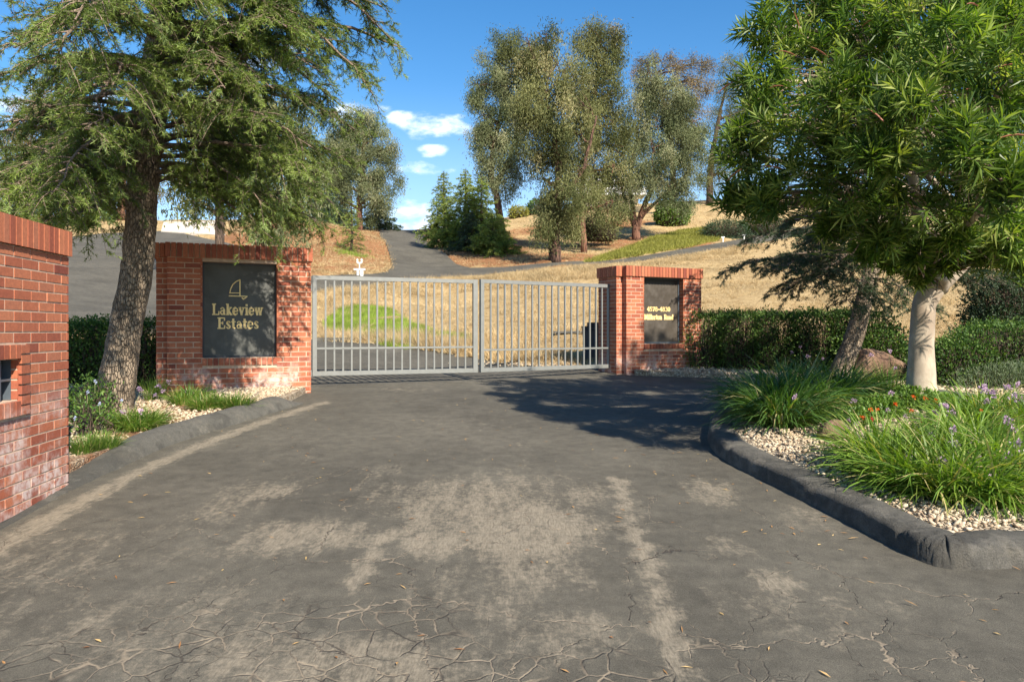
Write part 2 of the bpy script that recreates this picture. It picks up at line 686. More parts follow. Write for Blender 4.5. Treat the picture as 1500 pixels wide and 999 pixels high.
def asphalt_mat():
    M = MT('weathered_asphalt')
    st = M.attr()                       # where dust and worn sealer lie
    xyz = M.sep()
    fine = M.noise(210, 4, .85)
    med = M.noise(9, 5, .65)
    big = M.noise(.9, 4, .6)
    streak = M.noise(2.4, 5, .65, M.scl((4.5, 1.3, 1)))
    base = M.ramp(med, [(.25, (.053, .0485, .0385)), (.75, (.096, .087, .068))])
    base = M.mix(1.0, base, M.ramp(big, [(.3, .78), (.7, 1.3)]), 'MULTIPLY')
    base = M.mix(1.0, base, M.ramp(fine, [(.3, .38), (.7, 1.9)]), 'MULTIPLY')
    # worn dusty patches
    s = M.math('ADD', st, M.math('MULTIPLY', M.math('SUBTRACT', streak, .5), 1.5))
    s = M.math('ADD', s, M.math('MULTIPLY', M.math('SUBTRACT', M.noise(26, 4, .75), .5), 1.5))
    f = M.math('MULTIPLY', M.math('MULTIPLY', M.rng(s, .36, 1.08), M.rng(M.noise(30, 4, .7, M.scl((3.2, .55, 1))), .3, .62, .35, 1)), .80)
    base = M.mix(f, base, M.mix(M.noise(60, 2), (.22, .185, .135), (.36, .305, .225)))
    # pale flecks of aggregate
    fl = M.voro(75, 'F1')
    base = M.mix(M.math('MULTIPLY', M.rng(fl, .0, .16, 1, 0), M.rng(M.noise(30, 2), .5, .7, 0, .6)), base, (.30, .27, .22))
    # cracks: fine network, wider close to the lower edge
    wv = M.n.new('ShaderNodeVectorMath')
    wv.operation = 'ADD'
    M.l.new(M.pos, wv.inputs[0])
    w2 = M.n.new('ShaderNodeVectorMath')
    w2.operation = 'SCALE'
    w2.inputs['Scale'].default_value = .35
    M.l.new(M.noise(3.0, 4, .7, out=1), w2.inputs[0])
    M.l.new(w2.outputs[0], wv.inputs[1])
    flat = M.scl((1, 1, 0), wv.outputs[0])
    c1 = M.voro(1.15, 'DISTANCE_TO_EDGE', flat)
    c2 = M.voro(6.6, 'DISTANCE_TO_EDGE', M.mix(.7, flat, M.scl((1, 1, 0))))
    reg1 = M.rng(M.math('ADD', xyz[1], M.math('MULTIPLY', M.math('SUBTRACT', M.noise(.8, 3), .5), 6.0)), 4.2, 5.6, 1, 0)
    blob = M.rng(M.math('ADD', M.math('ADD', xyz[1], M.math('MULTIPLY', M.math('ABSOLUTE', M.math('ADD', xyz[0], .75)), .38)),
                        M.math('MULTIPLY', M.math('SUBTRACT', M.noise(1.7, 3), .5), 1.4)), 3.15, 3.55, 1, 0)
    k1 = M.math('MULTIPLY', M.math('MULTIPLY', M.rng(c1, .001, .006, 1, 0), reg1), M.rng(M.noise(2.2, 3), .36, .5))
    k2 = M.math('MULTIPLY', M.rng(c2, .004, .038, 1, 0), M.math('MULTIPLY', blob, M.rng(M.noise(4, 3), .36, .5)))
    c3 = M.voro(2.5, 'DISTANCE_TO_EDGE', flat)
    k3 = M.math('MULTIPLY', M.math('MULTIPLY', M.rng(c3, .001, .009, .75, 0), reg1), M.rng(M.noise(1.1, 3), .46, .58))
    cr = M.math('MAXIMUM', M.math('MAXIMUM', k1, k3), k2)
    ccol = M.mix(M.rng(M.noise(5, 3), .4, .6), (.30, .24, .17), (.045, .035, .028))
    base = M.mix(M.math('MULTIPLY', cr, .7), base, ccol)
    M.set('Base Color', base).set('Roughness', .88)
    M.bs.inputs['Specular IOR Level'].default_value = .3
    hgt_ = M.math('SUBTRACT', M.math('ADD', fine, M.math('MULTIPLY', med, .5)), M.math('MULTIPLY', cr, 1.5))
    M.bump(hgt_, .75, .006)
    return M.m


def ground_mat():
    """dry summer hillside: straw, bare reddish litter where the bank is worn"""
    M = MT('dry_hillside')
    lit = M.attr()                      # 1 = reddish leaf litter and soil, 0 = straw
    a = M.noise(7, 6, .7)
    b = M.noise(.6, 4, .6)
    c = M.noise(38, 4, .75, M.scl((1, 1.6, 1)))
    straw = M.ramp(a, [(.2, (.24, .155, .07)), (.45, (.46, .325, .16)), (.75, (.62, .47, .26))])
    straw = M.mix(1.0, straw, M.ramp(c, [(.3, .6), (.7, 1.3)]), 'MULTIPLY')
    red = M.ramp(a, [(.2, (.16, .075, .035)), (.5, (.33, .16, .075)), (.8, (.48, .28, .14))])
    red = M.mix(1.0, red, M.ramp(c, [(.3, .6), (.7, 1.35)]), 'MULTIPLY')
    f = M.rng(M.math('ADD', lit, M.math('MULTIPLY', M.math('SUBTRACT', M.noise(1.3, 5, .7), .5), 1.6)), .3, .75)
    col = M.mix(f, straw, red)
    col = M.mix(1.0, col, M.ramp(b, [(.3, .8), (.7, 1.15)]), 'MULTIPLY')
    M.set('Base Color', col).set('Roughness', .95)
    M.bs.inputs['Specular IOR Level'].default_value = .1
    M.bump(M.math('ADD', a, c), 1.0, .05)
    return M.m


def bed_mat():
    M = MT('bed_soil_and_chips')
    a = M.noise(30, 5, .7)
    v = M.voro(34, 'F1', out='Color')
    vd = M.voro(34, 'DISTANCE_TO_EDGE')
    col = M.ramp(M.sep(v)[0], [(0, (.30, .22, .14)), (.5, (.50, .41, .29)), (1, (.62, .54, .42))])
    col = M.mix(M.rng(vd, 0, .12, 1, 0), col, (.10, .06, .035))
    red = M.ramp(a, [(.3, (.14, .06, .03)), (.7, (.34, .17, .08))])
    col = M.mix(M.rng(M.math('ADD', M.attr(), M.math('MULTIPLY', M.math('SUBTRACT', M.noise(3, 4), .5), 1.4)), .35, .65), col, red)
    M.set('Base Color', col).set('Roughness', .95)
    M.bump(M.math('ADD', M.rng(vd, 0, .2), a), .8, .02)
    return M.m


def kerb_mat(name, c1, c2, worn):
    M = MT(name)
    a = M.noise(12, 5, .7)
    col = M.ramp(a, [(.3, c1), (.7, c2)])
    col = M.mix(M.math('MULTIPLY', M.rng(M.noise(4, 5, .7), .5, .68), .75), col, worn)
    col = M.mix(M.math('MULTIPLY', M.rng(M.noise(2.1, 4, .6, M.scl((1, 1, 1), None, (3, 7, 1))), .5, .56), .45), col, tuple(x * .45 for x in c1))
    col = M.mix(1.0, col, M.ramp(M.noise(130, 3, .8), [(.3, .7), (.7, 1.35)]), 'MULTIPLY')
    M.set('Base Color', col).set('Roughness', .9)
    M.bump(M.math('ADD', M.noise(70, 5, .85), M.math('MULTIPLY', a, 1.5)), 1.0, .022)
    return M.m


m_asphalt = asphalt_mat()
m_ground = ground_mat()
m_bed = bed_mat()
m_brick = brick_mat()
m_mortar = mortar_mat()
m_kerb_l = kerb_mat('asphalt_berm_grey', (.090, .086, .074), (.14, .132, .112), (.17, .155, .125))
m_kerb_r = kerb_mat('asphalt_kerb_dark', (.078, .073, .061), (.155, .144, .122), (.20, .18, .145))
m_gutter = kerb_mat('pale_concrete_gutter', (.16, .14, .11), (.27, .24, .19), (.09, .085, .075))
m_conc = plain('pale_concrete', (.55, .48, .40), .9, var=.15, bump=.3)
m_gate = plain('gate_grey_paint', (.22, .225, .215), .42, .25, var=.10, scale=14, spec=.5)
m_gate_dark = plain('gate_post_grey', (.10, .115, .12), .5, .2)
m_black = plain('black_metal', (.035, .038, .045), .45, .3)
m_slate = plain('dark_slate_blue_metal', (.10, .125, .15), .45, .3)
m_gold = plain('gold_letter', (.95, .70, .30), .5, .0, var=.12, scale=30)
m_white = plain('white_paint', (.78, .77, .74), .55, var=.05)
m_bin = plain('bin_plastic', (.050, .062, .078), .5, var=.1)
m_peb = None


def pebble_mat():
    M = MT('pale_pebble')
    col = M.ramp(M.attr(), [(0, (.17, .11, .07)), (.2, (.34, .245, .155)), (.55, (.46, .365, .25)), (.85, (.58, .49, .36)), (1, (.38, .27, .18))])
    col = M.mix(1.0, col, M.ramp(M.noise(60, 3), [(.3, .8), (.7, 1.15)]), 'MULTIPLY')
    M.set('Base Color', col).set('Roughness', .8)
    return M.m


def rock_mat(name, c1, c2, c3):
    M = MT(name)
    a = M.noise(5, 6, .7)
    b = M.noise(28, 5, .7)
    col = M.ramp(a, [(.3, c1), (.55, c2), (.75, c3)])
    col = M.mix(1.0, col, M.ramp(b, [(.3, .65), (.7, 1.25)]), 'MULTIPLY')
    M.set('Base Color', col).set('Roughness', .9)
    M.bump(M.math('ADD', a, b), .9, .03)
    return M.m


def granite_mat(name, base, speck, rough):
    M = MT(name)
    col = M.ramp(M.noise(220, 2, .8), [(.45, base), (.62, base), (.70, speck)])
    dust = M.rng(M.noise(4.5, 6, .7), .42, .75, 0, .55)
    col = M.mix(dust, col, tuple(min(1, x * 1.6 + .03) for x in base))
    M.set('Base Color', col)
    M.set('Roughness', M.rng(M.noise(9, 4), .3, .7, rough, rough + .25))
    return M.m


m_peb = pebble_mat()
m_rock_brown = rock_mat('brown_rock', (.10, .055, .035), (.20, .12, .075), (.30, .21, .15))
m_rock_tan = rock_mat('tan_rock', (.26, .18, .10), (.42, .31, .18), (.52, .42, .28))
m_sign_l = granite_mat('dusty_dark_slate', (.060, .062, .056), (.14, .14, .13), .45)
m_sign_r = granite_mat('speckled_dark_granite', (.058, .048, .038), (.16, .14, .12), .3)

m_cedar = leaf_mat('deodar_needles', [(0, (.040, .075, .022)), (.45, (.125, .185, .042)), (.8, (.25, .33, .065)), (1, (.31, .41, .15))], .36, .5, spec=.3, clump=.9)
m_conif = leaf_mat('conifer_needles', [(0, (.10, .16, .035)), (.5, (.25, .32, .07)), (1, (.38, .43, .12))], .42, .55, clump=.8)
m_conif_dark = leaf_mat('dark_conifer_needles', [(0, (.022, .045, .022)), (.5, (.045, .080, .036)), (1, (.08, .12, .06))], .2, .55, clump=.8)
m_euc = leaf_mat('gum_leaves', [(0, (.045, .058, .020)), (.4, (.125, .140, .052)), (.8, (.24, .245, .105)), (1, (.33, .30, .16))], .28, .6, tcol=(1.15, 1.1, .7), spec=.12, clump=.55)
m_euc_g = leaf_mat('silver_gum_leaves', [(0, (.05, .07, .030)), (.4, (.145, .17, .080)), (.8, (.26, .28, .15)), (1, (.34, .33, .20))], .25, .6, tcol=(1.1, 1.1, .8), spec=.12, clump=.55)
m_euc_b = leaf_mat('bronze_gum_leaves', [(0, (.10, .08, .035)), (.4, (.17, .14, .068)), (.8, (.24, .19, .10)), (1, (.28, .16, .07))], .25, .5, tcol=(1.15, 1.0, .7), spec=.35, clump=.55)
m_oleander = leaf_mat('oleander_leaves', [(0, (.035, .078, .018)), (.4, (.088, .150, .030)), (.75, (.20, .27, .060)), (1, (.38, .42, .14))], .36, .38, tcol=(1.6, 1.7, .4), spec=.22, clump=1.6)
m_hedge = leaf_mat('hedge_leaves', [(0, (.026, .062, .018)), (.5, (.064, .128, .028)), (.85, (.125, .205, .042)), (1, (.20, .27, .06))], .28, .5, spec=.25, clump=1.8)
m_hedge_b = leaf_mat('bright_shrub_leaves', [(0, (.060, .13, .025)), (.5, (.12, .21, .035)), (1, (.21, .32, .06))], .35, .45, spec=.4)
m_blade = leaf_mat('strap_leaves', [(0, (.050, .115, .020)), (.4, (.105, .20, .030)), (.75, (.20, .30, .045)), (.9, (.32, .36, .10)), (1, (.50, .40, .20))], .35, .42, tcol=(1.4, 1.5, .4), spec=.45, clump=2.2)
m_blade_d = leaf_mat('dark_strap_leaves', [(0, (.035, .085, .022)), (.5, (.070, .145, .030)), (.88, (.13, .21, .045)), (1, (.40, .34, .17))], .32, .42, tcol=(1.4, 1.5, .4), spec=.5, clump=2.2)
m_green = leaf_mat('bright_grass', [(0, (.16, .23, .035)), (.5, (.27, .36, .06)), (1, (.38, .44, .10))], .35, .6, spec=.2, clump=1.5)
m_straw = leaf_mat('dry_straw', [(0, (.26, .175, .085)), (.5, (.46, .34, .18)), (1, (.64, .52, .32))], .25, .75, tcol=(1.1, 1.0, .7), spec=.15, clump=.7)
m_ice = leaf_mat('yellow_green_cover', [(0, (.12, .125, .025)), (.5, (.26, .26, .05)), (1, (.42, .38, .11))], .25, .6, spec=.2, clump=1.0)
m_sage = leaf_mat('grey_green_leaves', [(0, (.09, .13, .07)), (.5, (.16, .21, .12)), (1, (.26, .31, .19))], .25, .6, spec=.2)
m_petal = leaf_mat('mauve_petals', [(0, (.42, .27, .40)), (.5, (.58, .42, .56)), (1, (.72, .60, .66))], .35, .6, tcol=(1, .9, 1), spec=.1)
m_petal_o = leaf_mat('orange_petals', [(0, (.65, .06, .02)), (.5, (.80, .14, .03)), (1, (.85, .32, .05))], .3, .6, tcol=(1, .8, .6), spec=.1)
m_petal_b = leaf_mat('pale_blue_petals', [(0, (.40, .46, .66)), (1, (.62, .66, .80))], .3, .6, tcol=(1, 1, 1), spec=.1)
m_petal_r = leaf_mat('red_petals', [(0, (.55, .02, .03)), (1, (.75, .05, .06))], .3, .6, tcol=(1, .7, .7), spec=.1)
m_litter = leaf_mat('fallen_leaves', [(0, (.20, .09, .04)), (.5, (.40, .22, .09)), (1, (.60, .44, .20))], .15, .7, spec=.2)

m_bark_cedar = bark_mat('cedar_bark', (.17, .122, .082), (.42, .33, .235), 26, .45, 1.0, .03)
m_bark_limb = bark_mat('limb_bark', (.15, .105, .075), (.30, .22, .16), 40, .5, .6, .01)
m_bark_euc = bark_mat('gum_bark', (.060, .032, .022), (.165, .085, .055), 6, .12, .8, .05)
m_bark_red = bark_mat('red_gum_bark', (.11, .050, .030), (.26, .125, .075), 6, .12, .8, .05)
m_bark_pale = bark_mat('smooth_pale_bark', (.29, .23, .17), (.46, .385, .295), 7, .7, .4, .01, crack=False, extra=(.27, .21, .155))
m_bark_dark = bark_mat('dark_bark', (.045, .030, .022), (.12, .08, .055), 12, .25, .8, .03)


# ------------------------------------------------------------------ ground, road, beds
def poly_px(lst, dz=0):
    return np.array([G(x, y, dz)[:2] for x, y in lst])


# the asphalt: gateway apron, the loop road beyond and the lane over the crest
road_poly = [(-16, -8), (20, -8), (20, 9.4)]
road_poly += [tuple(G(1500, 592)[:2]), tuple(G(1392, 586)[:2]), tuple(G(1250, 566)[:2]), tuple(G(1100, 556)[:2]), tuple(G(1035, 552)[:2]), (2.0, 12.72), (1.86, 13.1)]
road_poly += [tuple(G(*q)[:2]) for q in ((870, 537), (800, 539), (740, 532), (690, 523), (640, 514), (560, 503), (455, 497))]
road_poly += [tuple(W(*q)) for q in ((405, 19.2), (385, 21.5), (410, 23.6))]
road_poly += [tuple(W(*q)) for q in ((456, 24.6), (520, 26.0), (600, 28.5), (680, 30.3), (760, 31.4), (840, 32.0), (900, 33.0), (1000, 37.2), (1110, 42.2), (1250, 48), (1280, 50),
                                     (1250, 51.5), (1110, 45.0), (1000, 39.6), (900, 35.2), (800, 33.6), (740, 33.5), (690, 34.4), (668, 36.5), (640, 43), (622, 52), (609, 60))]
road_poly += [(-8.9, 66), (-9.9, 78), (-8.6, 86), (-11.8, 87), (-13.3, 78), (-12.3, 66)]
road_poly += [tuple(W(*q)) for q in ((553, 60), (556, 52), (563, 43), (572, 36.5), (575, 33), (566, 30.9), (545, 29.6), (510, 28.6), (456, 27.2), (400, 28.5), (330, 33), (250, 38), (150, 37),
                                     (60, 33), (0, 27), (-60, 22), (-40, 17), (60, 14.5), (120, 14.3), (232, 15.0), (300, 14.8), (370, 13.5), (430, 12.0))]
road_poly += [(-3.3, 10.9), (-3.6, 10.4), (-6.5, 9.2), (-16, 8.5)]
road_poly = np.array(road_poly, float)


def spacing_road(x, y):
    if (y < 7.2 and -4.5 < x < 5.5 and y > 2) or (y < 10 and -4.5 < x < -1.2 and y > 2):
        return .12
    if y < 16:
        return .36
    return .96


road = sheet('asphalt_road', road_poly, lambda x, y: hgt(x, y), m_asphalt, .12, skirt=.14, spacing=spacing_road)


def seg_mask(x, y, pts, w, amp, soft=.6):
    """distance mask to a polyline"""
    best = np.full(x.shape, 9.0)
    for (ax, ay), (bx, by) in zip(pts[:-1], pts[1:]):
        dx, dy = bx - ax, by - ay
        t = np.clip(((x - ax) * dx + (y - ay) * dy) / (dx * dx + dy * dy), 0, 1)
        best = np.minimum(best, np.hypot(x - ax - t * dx, y - ay - t * dy))
    return amp * np.clip(1 - (best / w - (1 - soft)) / soft, 0, 1)


me = road.data
nv = len(me.vertices)
co = np.empty(nv * 3, np.float32)
me.vertices.foreach_get('co', co)
co = co.reshape(-1, 3)
x, y = co[:, 0], co[:, 1]
mask = np.zeros(nv)
for px, py, rx, ry, amp in ((445, 785, .36, .30, .85), (400, 800, .2, .15, .8), (690, 740, .50, .75, .80), (770, 770, .42, .60, .95), (790, 830, .30, .35, .7), (630, 795, .18, .22, 1.0),
                            (560, 720, .25, .30, .6), (700, 860, .35, .4, .55), (830, 725, .35, .4, .6), (760, 715, .5, .5, .6), (380, 718, .30, .25, .7), (330, 745, .2, .3, .6),
                            (1040, 720, .22, .35, .7), (1130, 850, .12, .14, .9), (1060, 800, .15, .2, .7), (280, 945, .5, .3, .65), (840, 930, .28, .25, .7), (330, 880, .4, .25, .5),
                            (690, 960, .5, .22, .5), (500, 975, .6, .25, .8), (560, 690, .2, .2, .6), (1200, 900, .5, .3, .45), (100, 900, .7, .4, .5), (700, 620, .5, .6, .35),
                            (820, 600, .4, .5, .35), (600, 570, .6, .5, .45), (960, 640, .3, .4, .3), (1180, 760, .2, .3, .5), (200, 800, .5, .4, .45), (50, 830, .5, .5, .5)):
    g = G(px, py)
    d = ((x - g[0]) / rx) ** 2 + ((y - g[1]) / ry) ** 2
    mask = np.maximum(mask, amp * np.clip(1.25 - .6 * d, 0, 1))
for pts, w, amp in ((((905, 700), (925, 760), (950, 830), (985, 930), (1000, 999)), .095, 1.05), (((515, 860), (550, 800), (590, 775)), .085, 1.05),
                    (((590, 775), (650, 772), (672, 790), (660, 815)), .07, .8), (((470, 640), (430, 700), (300, 840)), .08, .45),
                    (((760, 640), (780, 720), (800, 860)), .10, .45), (((475, 590), (400, 613), (300, 650), (200, 692), (110, 740), (0, 800), (-60, 838)), .15, 1.0)):
    mask = np.maximum(mask, seg_mask(x, y, [tuple(G(*p)[:2]) for p in pts], w, amp))
mask = np.where(y > 14, mask * 0 + .05, np.maximum(mask, .12))
me.attributes['tint'].data.foreach_set('value', mask.astype(np.float32))

# terrain: one sheet to the horizon, finer near the gate
gx = np.concatenate([-np.geomspace(400, 26, 26), np.arange(-25, 26, .4), np.geomspace(26, 400, 26)])
gy = np.concatenate([-np.geomspace(300, 10, 16), np.arange(-9, 8, 1.0), np.arange(8, 36, .32), np.arange(36, 92, .7), np.geomspace(93, 600, 26)])
GX, GY = np.meshgrid(gx, gy)
GZ = hgt(GX, GY)
litter = np.zeros(GX.shape)
onroad = inside(GX.ravel(), GY.ravel(), road_poly).reshape(GX.shape)
lump = rng.normal(0, 1, GX.shape)
lump = (lump + np.roll(lump, 1, 0) + np.roll(lump, 1, 1) + np.roll(lump, (1, 1), (0, 1))) / 2
GZ = GZ + np.where((GY > 13) & (GY < 80), lump * .035, -.01)
GZ = GZ - onroad * .16
GZ = np.where(GY < 12.5, GZ - .02, GZ)


def blobm(px, D, rx, ry):
    w = W(px, D)
    return np.clip(1.3 - ((GX - w[0]) / rx) ** 2 - ((GY - w[1]) / ry) ** 2, 0, 1)


for q in ((500, 40, 6, 10), (440, 34, 5, 8), (540, 50, 4, 8), (813, 35, 3.5, 5), (740, 37, 4, 3), (932, 43, 4, 3), (700, 44, 4, 9), (850, 52, 6, 3), (650, 60, 2.5, 10), (1000, 41, 5, 1.5), (630, 38, 1.2, 6)):
    litter = np.maximum(litter, blobm(*q))
nr, nc = GX.shape
ii = (np.arange(nr - 1)[:, None] * nc + np.arange(nc - 1)[None])
TF = np.stack([ii, ii + 1, ii + nc + 1, ii + nc], -1).reshape(-1, 4)
ta = Acc()
ta.add(np.stack([GX, GY, GZ], -1).reshape(-1, 3), TF, litter.ravel())
terrain = ta.build('hillside_ground', m_ground, smooth=True)
terrain['kind'] = 'structure'

# planting beds
EDGE_L = [(70, 738), (107, 717), (175, 686), (250, 652), (350, 620), (425, 597), (446, 591)]
kl = spline([G(x, y) for x, y in EDGE_L], 60)
kl = np.vstack([[[-3.02, 3.2, 0], [-3.02, 3.9, 0]], kl])
EDGE_R = [(1085, 588), (1058, 602), (1038, 625), (1034, 648), (1050, 670), (1095, 692), (1160, 724), (1235, 762), (1320, 808), (1360, 828), (1400, 837), (1450, 833), (1510, 829), (1620, 826)]
kr = spline([G(x, y) for x, y in EDGE_R], 160)
for _ in range(130):
    kr[1:-1] = (kr[:-2] + kr[2:] + 2 * kr[1:-1]) / 4


def left_of(path, d):
    t = nrm(np.gradient(path[:, :2], axis=0))
    return path[:, :2] + np.stack([-t[:, 1], t[:, 0]], -1) * d


il = left_of(kl[2:], .22)
bedL = np.vstack([il, [[-2.85, 10.02], [-3.3, 10.5], [-9, 9.6], [-9, 5.6], [-3.6, 5.1]]])
ir = left_of(kr, .2)


def bed_h(x, y):
    return hgt(x, y) + .075 + .03 * np.sin(x * 2.3) * np.sin(y * 1.9)


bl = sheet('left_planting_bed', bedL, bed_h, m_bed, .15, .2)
v = bl.data
c = np.empty(len(v.vertices) * 3, np.float32)
v.vertices.foreach_get('co', c)
c = c.reshape(-1, 3)
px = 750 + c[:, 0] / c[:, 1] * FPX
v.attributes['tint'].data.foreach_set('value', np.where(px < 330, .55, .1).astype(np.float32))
g_end = G(1390, 596)
bedR = np.vstack([ir, [[6.4, 4.7], [8.2, 6.8], [7.2, 8.0]], [[g_end[0], g_end[1]]], [list(G(1300, 588)[:2])], [list(G(1190, 580)[:2])], [list(G(1110, 582)[:2])]])


def isl_h(x, y):
    c0 = (4.2, 7.0)
    return hgt(x, y) + .085 + .13 * np.clip(1.2 - np.hypot((x - c0[0]) / 2.2, (y - c0[1]) / 2.2), 0, 1)


br = sheet('island_planting_bed', bedR, isl_h, m_bed, .15, .2)
br.data.attributes['tint'].data.foreach_set('value', np.full(len(br.data.vertices), .1, np.float32))
hedge_line = [tuple(G(930, 550)[:2]), tuple(G(1035, 553)[:2]), tuple(G(1110, 557)[:2]), tuple(G(1250, 568)[:2]), tuple(G(1390, 588)[:2]), tuple(G(1500, 594)[:2]), (14, 8.9), (20, 8.8)]
bedB = np.vstack([hedge_line, [[20, 12], [12, 13.2], [6, 14.2], [4.0, 14.2], [3.3, 13.6], [2.2, 12.98]]])
bb = sheet('hedge_bed', bedB, lambda x, y: hgt(x, y) + .07, m_bed, .25, .2)
bb.data.attributes['tint'].data.foreach_set('value', np.full(len(bb.data.vertices), .1, np.float32))

# kerbs
a = Acc()
arc = np.concatenate([[0], np.cumsum(np.linalg.norm(np.diff(kl[:, :2], axis=0), axis=1))])
tp = np.clip((arc[-1] - arc) / .35, .12, 1) * np.clip(.08 + (arc - 2.0) / 1.3, .08, 1)
sweep(a, kl, [(-.02, -.04), (0, .01), (.04, .07), (.10, .115), (.17, .135), (.25, .125), (.31, .06), (.33, -.02)], hgt, taper=tp, rough=.004, seed=3)
ko = a.build('rolled_kerb', m_kerb_l, smooth=True, origin=(kl[20, 0], kl[20, 1], h1(kl[20, 0], kl[20, 1])))
tagp(ko, 'smooth grey rolled asphalt kerb edging the bed under the cedar', 'kerb')
a = Acc()
sweep(a, kr, [(-.025, -.05), (0, .02), (.010, .095), (.03, .120), (.06, .128), (.14, .131), (.215, .128), (.25, .112), (.27, .05), (.29, -.02)], hgt, rough=.0028, seed=4, taper=np.array([1 - .22 * (k_ in (52, 78, 99, 118)) - .06 * (k_ in (51, 53, 77, 79, 98, 100, 117, 119)) + .03 * math.sin(k_ * .37) for k_ in range(160)]))
ko = a.build('dark_kerb', m_kerb_r, smooth=True, origin=(kr[60, 0], kr[60, 1], h1(kr[60, 0], kr[60, 1])))
tagp(ko, 'dark weathered asphalt kerb curving round the island of flowers', 'kerb')
a = Acc()
hl = spline(hedge_line[1:], 60)
sweep(a, hl, [(-.03, -.05), (0, .02), (.02, .09), (.07, .12), (.20, .12), (.26, .03)], hgt, rough=.005, seed=5,
      taper=np.clip((np.arange(60) - 1) / 12, .1, 1))
ko = a.build('back_kerb', m_kerb_r, smooth=True, origin=(hl[30, 0], hl[30, 1], h1(hl[30, 0], hl[30, 1])))
tagp(ko, 'low grey kerb running behind the pale trunk before the hedges', 'kerb')
# concrete drive seen under the cedar limbs
cpoly = np.array([W(*q) for q in ((236, 37.4), (330, 35.5), (322, 42), (240, 43))])
sheet('concrete_driveway', cpoly, lambda x, y: hgt(x, y) + .05, m_conc, .8, .3)


# ------------------------------------------------------------------ brickwork
COURSE = 0.0677
BRK = 0.2032


def brick_panel(acc, O, U, Nn, Wd, z0, z1, holes=(), g=None, proud=.0024, depth=.02, phase=0.0, joint=.012):
    """running bond laid on a vertical face. O: lower corner (z ignored), U: along, Nn: outwards"""
    g = g or rng
    O, U, Nn = (np.array((*v[:2], 0.0)) for v in (O, U, Nn))
    nrow = int(round((z1 - z0) / COURSE))
    ch = (z1 - z0) / nrow
    for r in range(nrow):
        za, zb = z0 + r * ch + joint * .5, z0 + (r + 1) * ch - joint * .5
        u = -BRK * (.5 if (r % 2) else 0) + phase
        segs = []
        while u < Wd:
            segs.append((u, u + BRK))
            u += BRK
        for a_, b_ in segs:
            a_, b_ = max(a_, 0), min(b_, Wd)
            parts = [(a_, b_)]
            for (h0, h1_, v0, v1) in holes:
                if zb > v0 + .012 and za < v1 - .012:
                    nxt = []
                    for p, q in parts:
                        if q <= h0 or p >= h1_:
                            nxt.append((p, q))
                        else:
                            if p < h0:
                                nxt.append((p, h0))
                            if q > h1_:
                                nxt.append((h1_, q))
                    parts = nxt
            for p, q in parts:
                pj = joint * .5 if p > .001 and not any(abs(p - hh[1]) < .001 for hh in holes) else -.004
                qj = joint * .5 if q < Wd - .001 and not any(abs(q - hh[0]) < .001 for hh in holes) else -.004
                if q - p < .03:
                    continue
                pr = proud + g.normal(0, .0009)
                o = O + U * (p + pj) + Nn * (-depth) + np.array((0, 0, za))
                obox(acc, o, U * (q - p - pj - qj), Nn * (depth + pr), np.array((0, 0, zb - za)), float(np.clip(g.beta(2.2, 2.2), 0, 1)))


def soldier(acc, O, U, Nn, u0, u1, z0, z1, g=None, proud=.02, depth=.03, joint=.011, pitch=COURSE):
    g = g or rng
    O, U, Nn = (np.array((*v[:2], 0.0)) for v in (O, U, Nn))
    n = max(1, int(round((u1 - u0) / pitch)))
    w = (u1 - u0) / n
    for i in range(n):
        p = O + U * (u0 + i * w + joint * .5) + Nn * (-depth) + np.array((0, 0, z0 + joint * .3))
        obox(acc, p, U * (w - joint), Nn * (depth + proud + g.normal(0, .0008)), np.array((0, 0, z1 - z0 - joint * .6)), float(np.clip(g.beta(2.2, 2.2), 0, 1)))


def slab(acc, O, U, Nn, u0, u1, d0, d1, z0, z1, tint=.5):
    """block between u0..u1 along the face, d0..d1 outwards (negative = into the wall)"""
    O, U, Nn = (np.array((*v[:2], 0.0)) for v in (O, U, Nn))
    obox(acc, O + U * u0 + Nn * d0 + np.array((0, 0, z0)), U * (u1 - u0), Nn * (d1 - d0), np.array((0, 0, z1 - z0)), tint)


def on_face(px, py, A, U):
    a = (px - 750) / FPX
    u = (a * A[1] - A[0]) / (U[0] - a * U[1])
    D = A[1] + u * U[1]
    return u, EYE - (py - HOR) / FPX * D


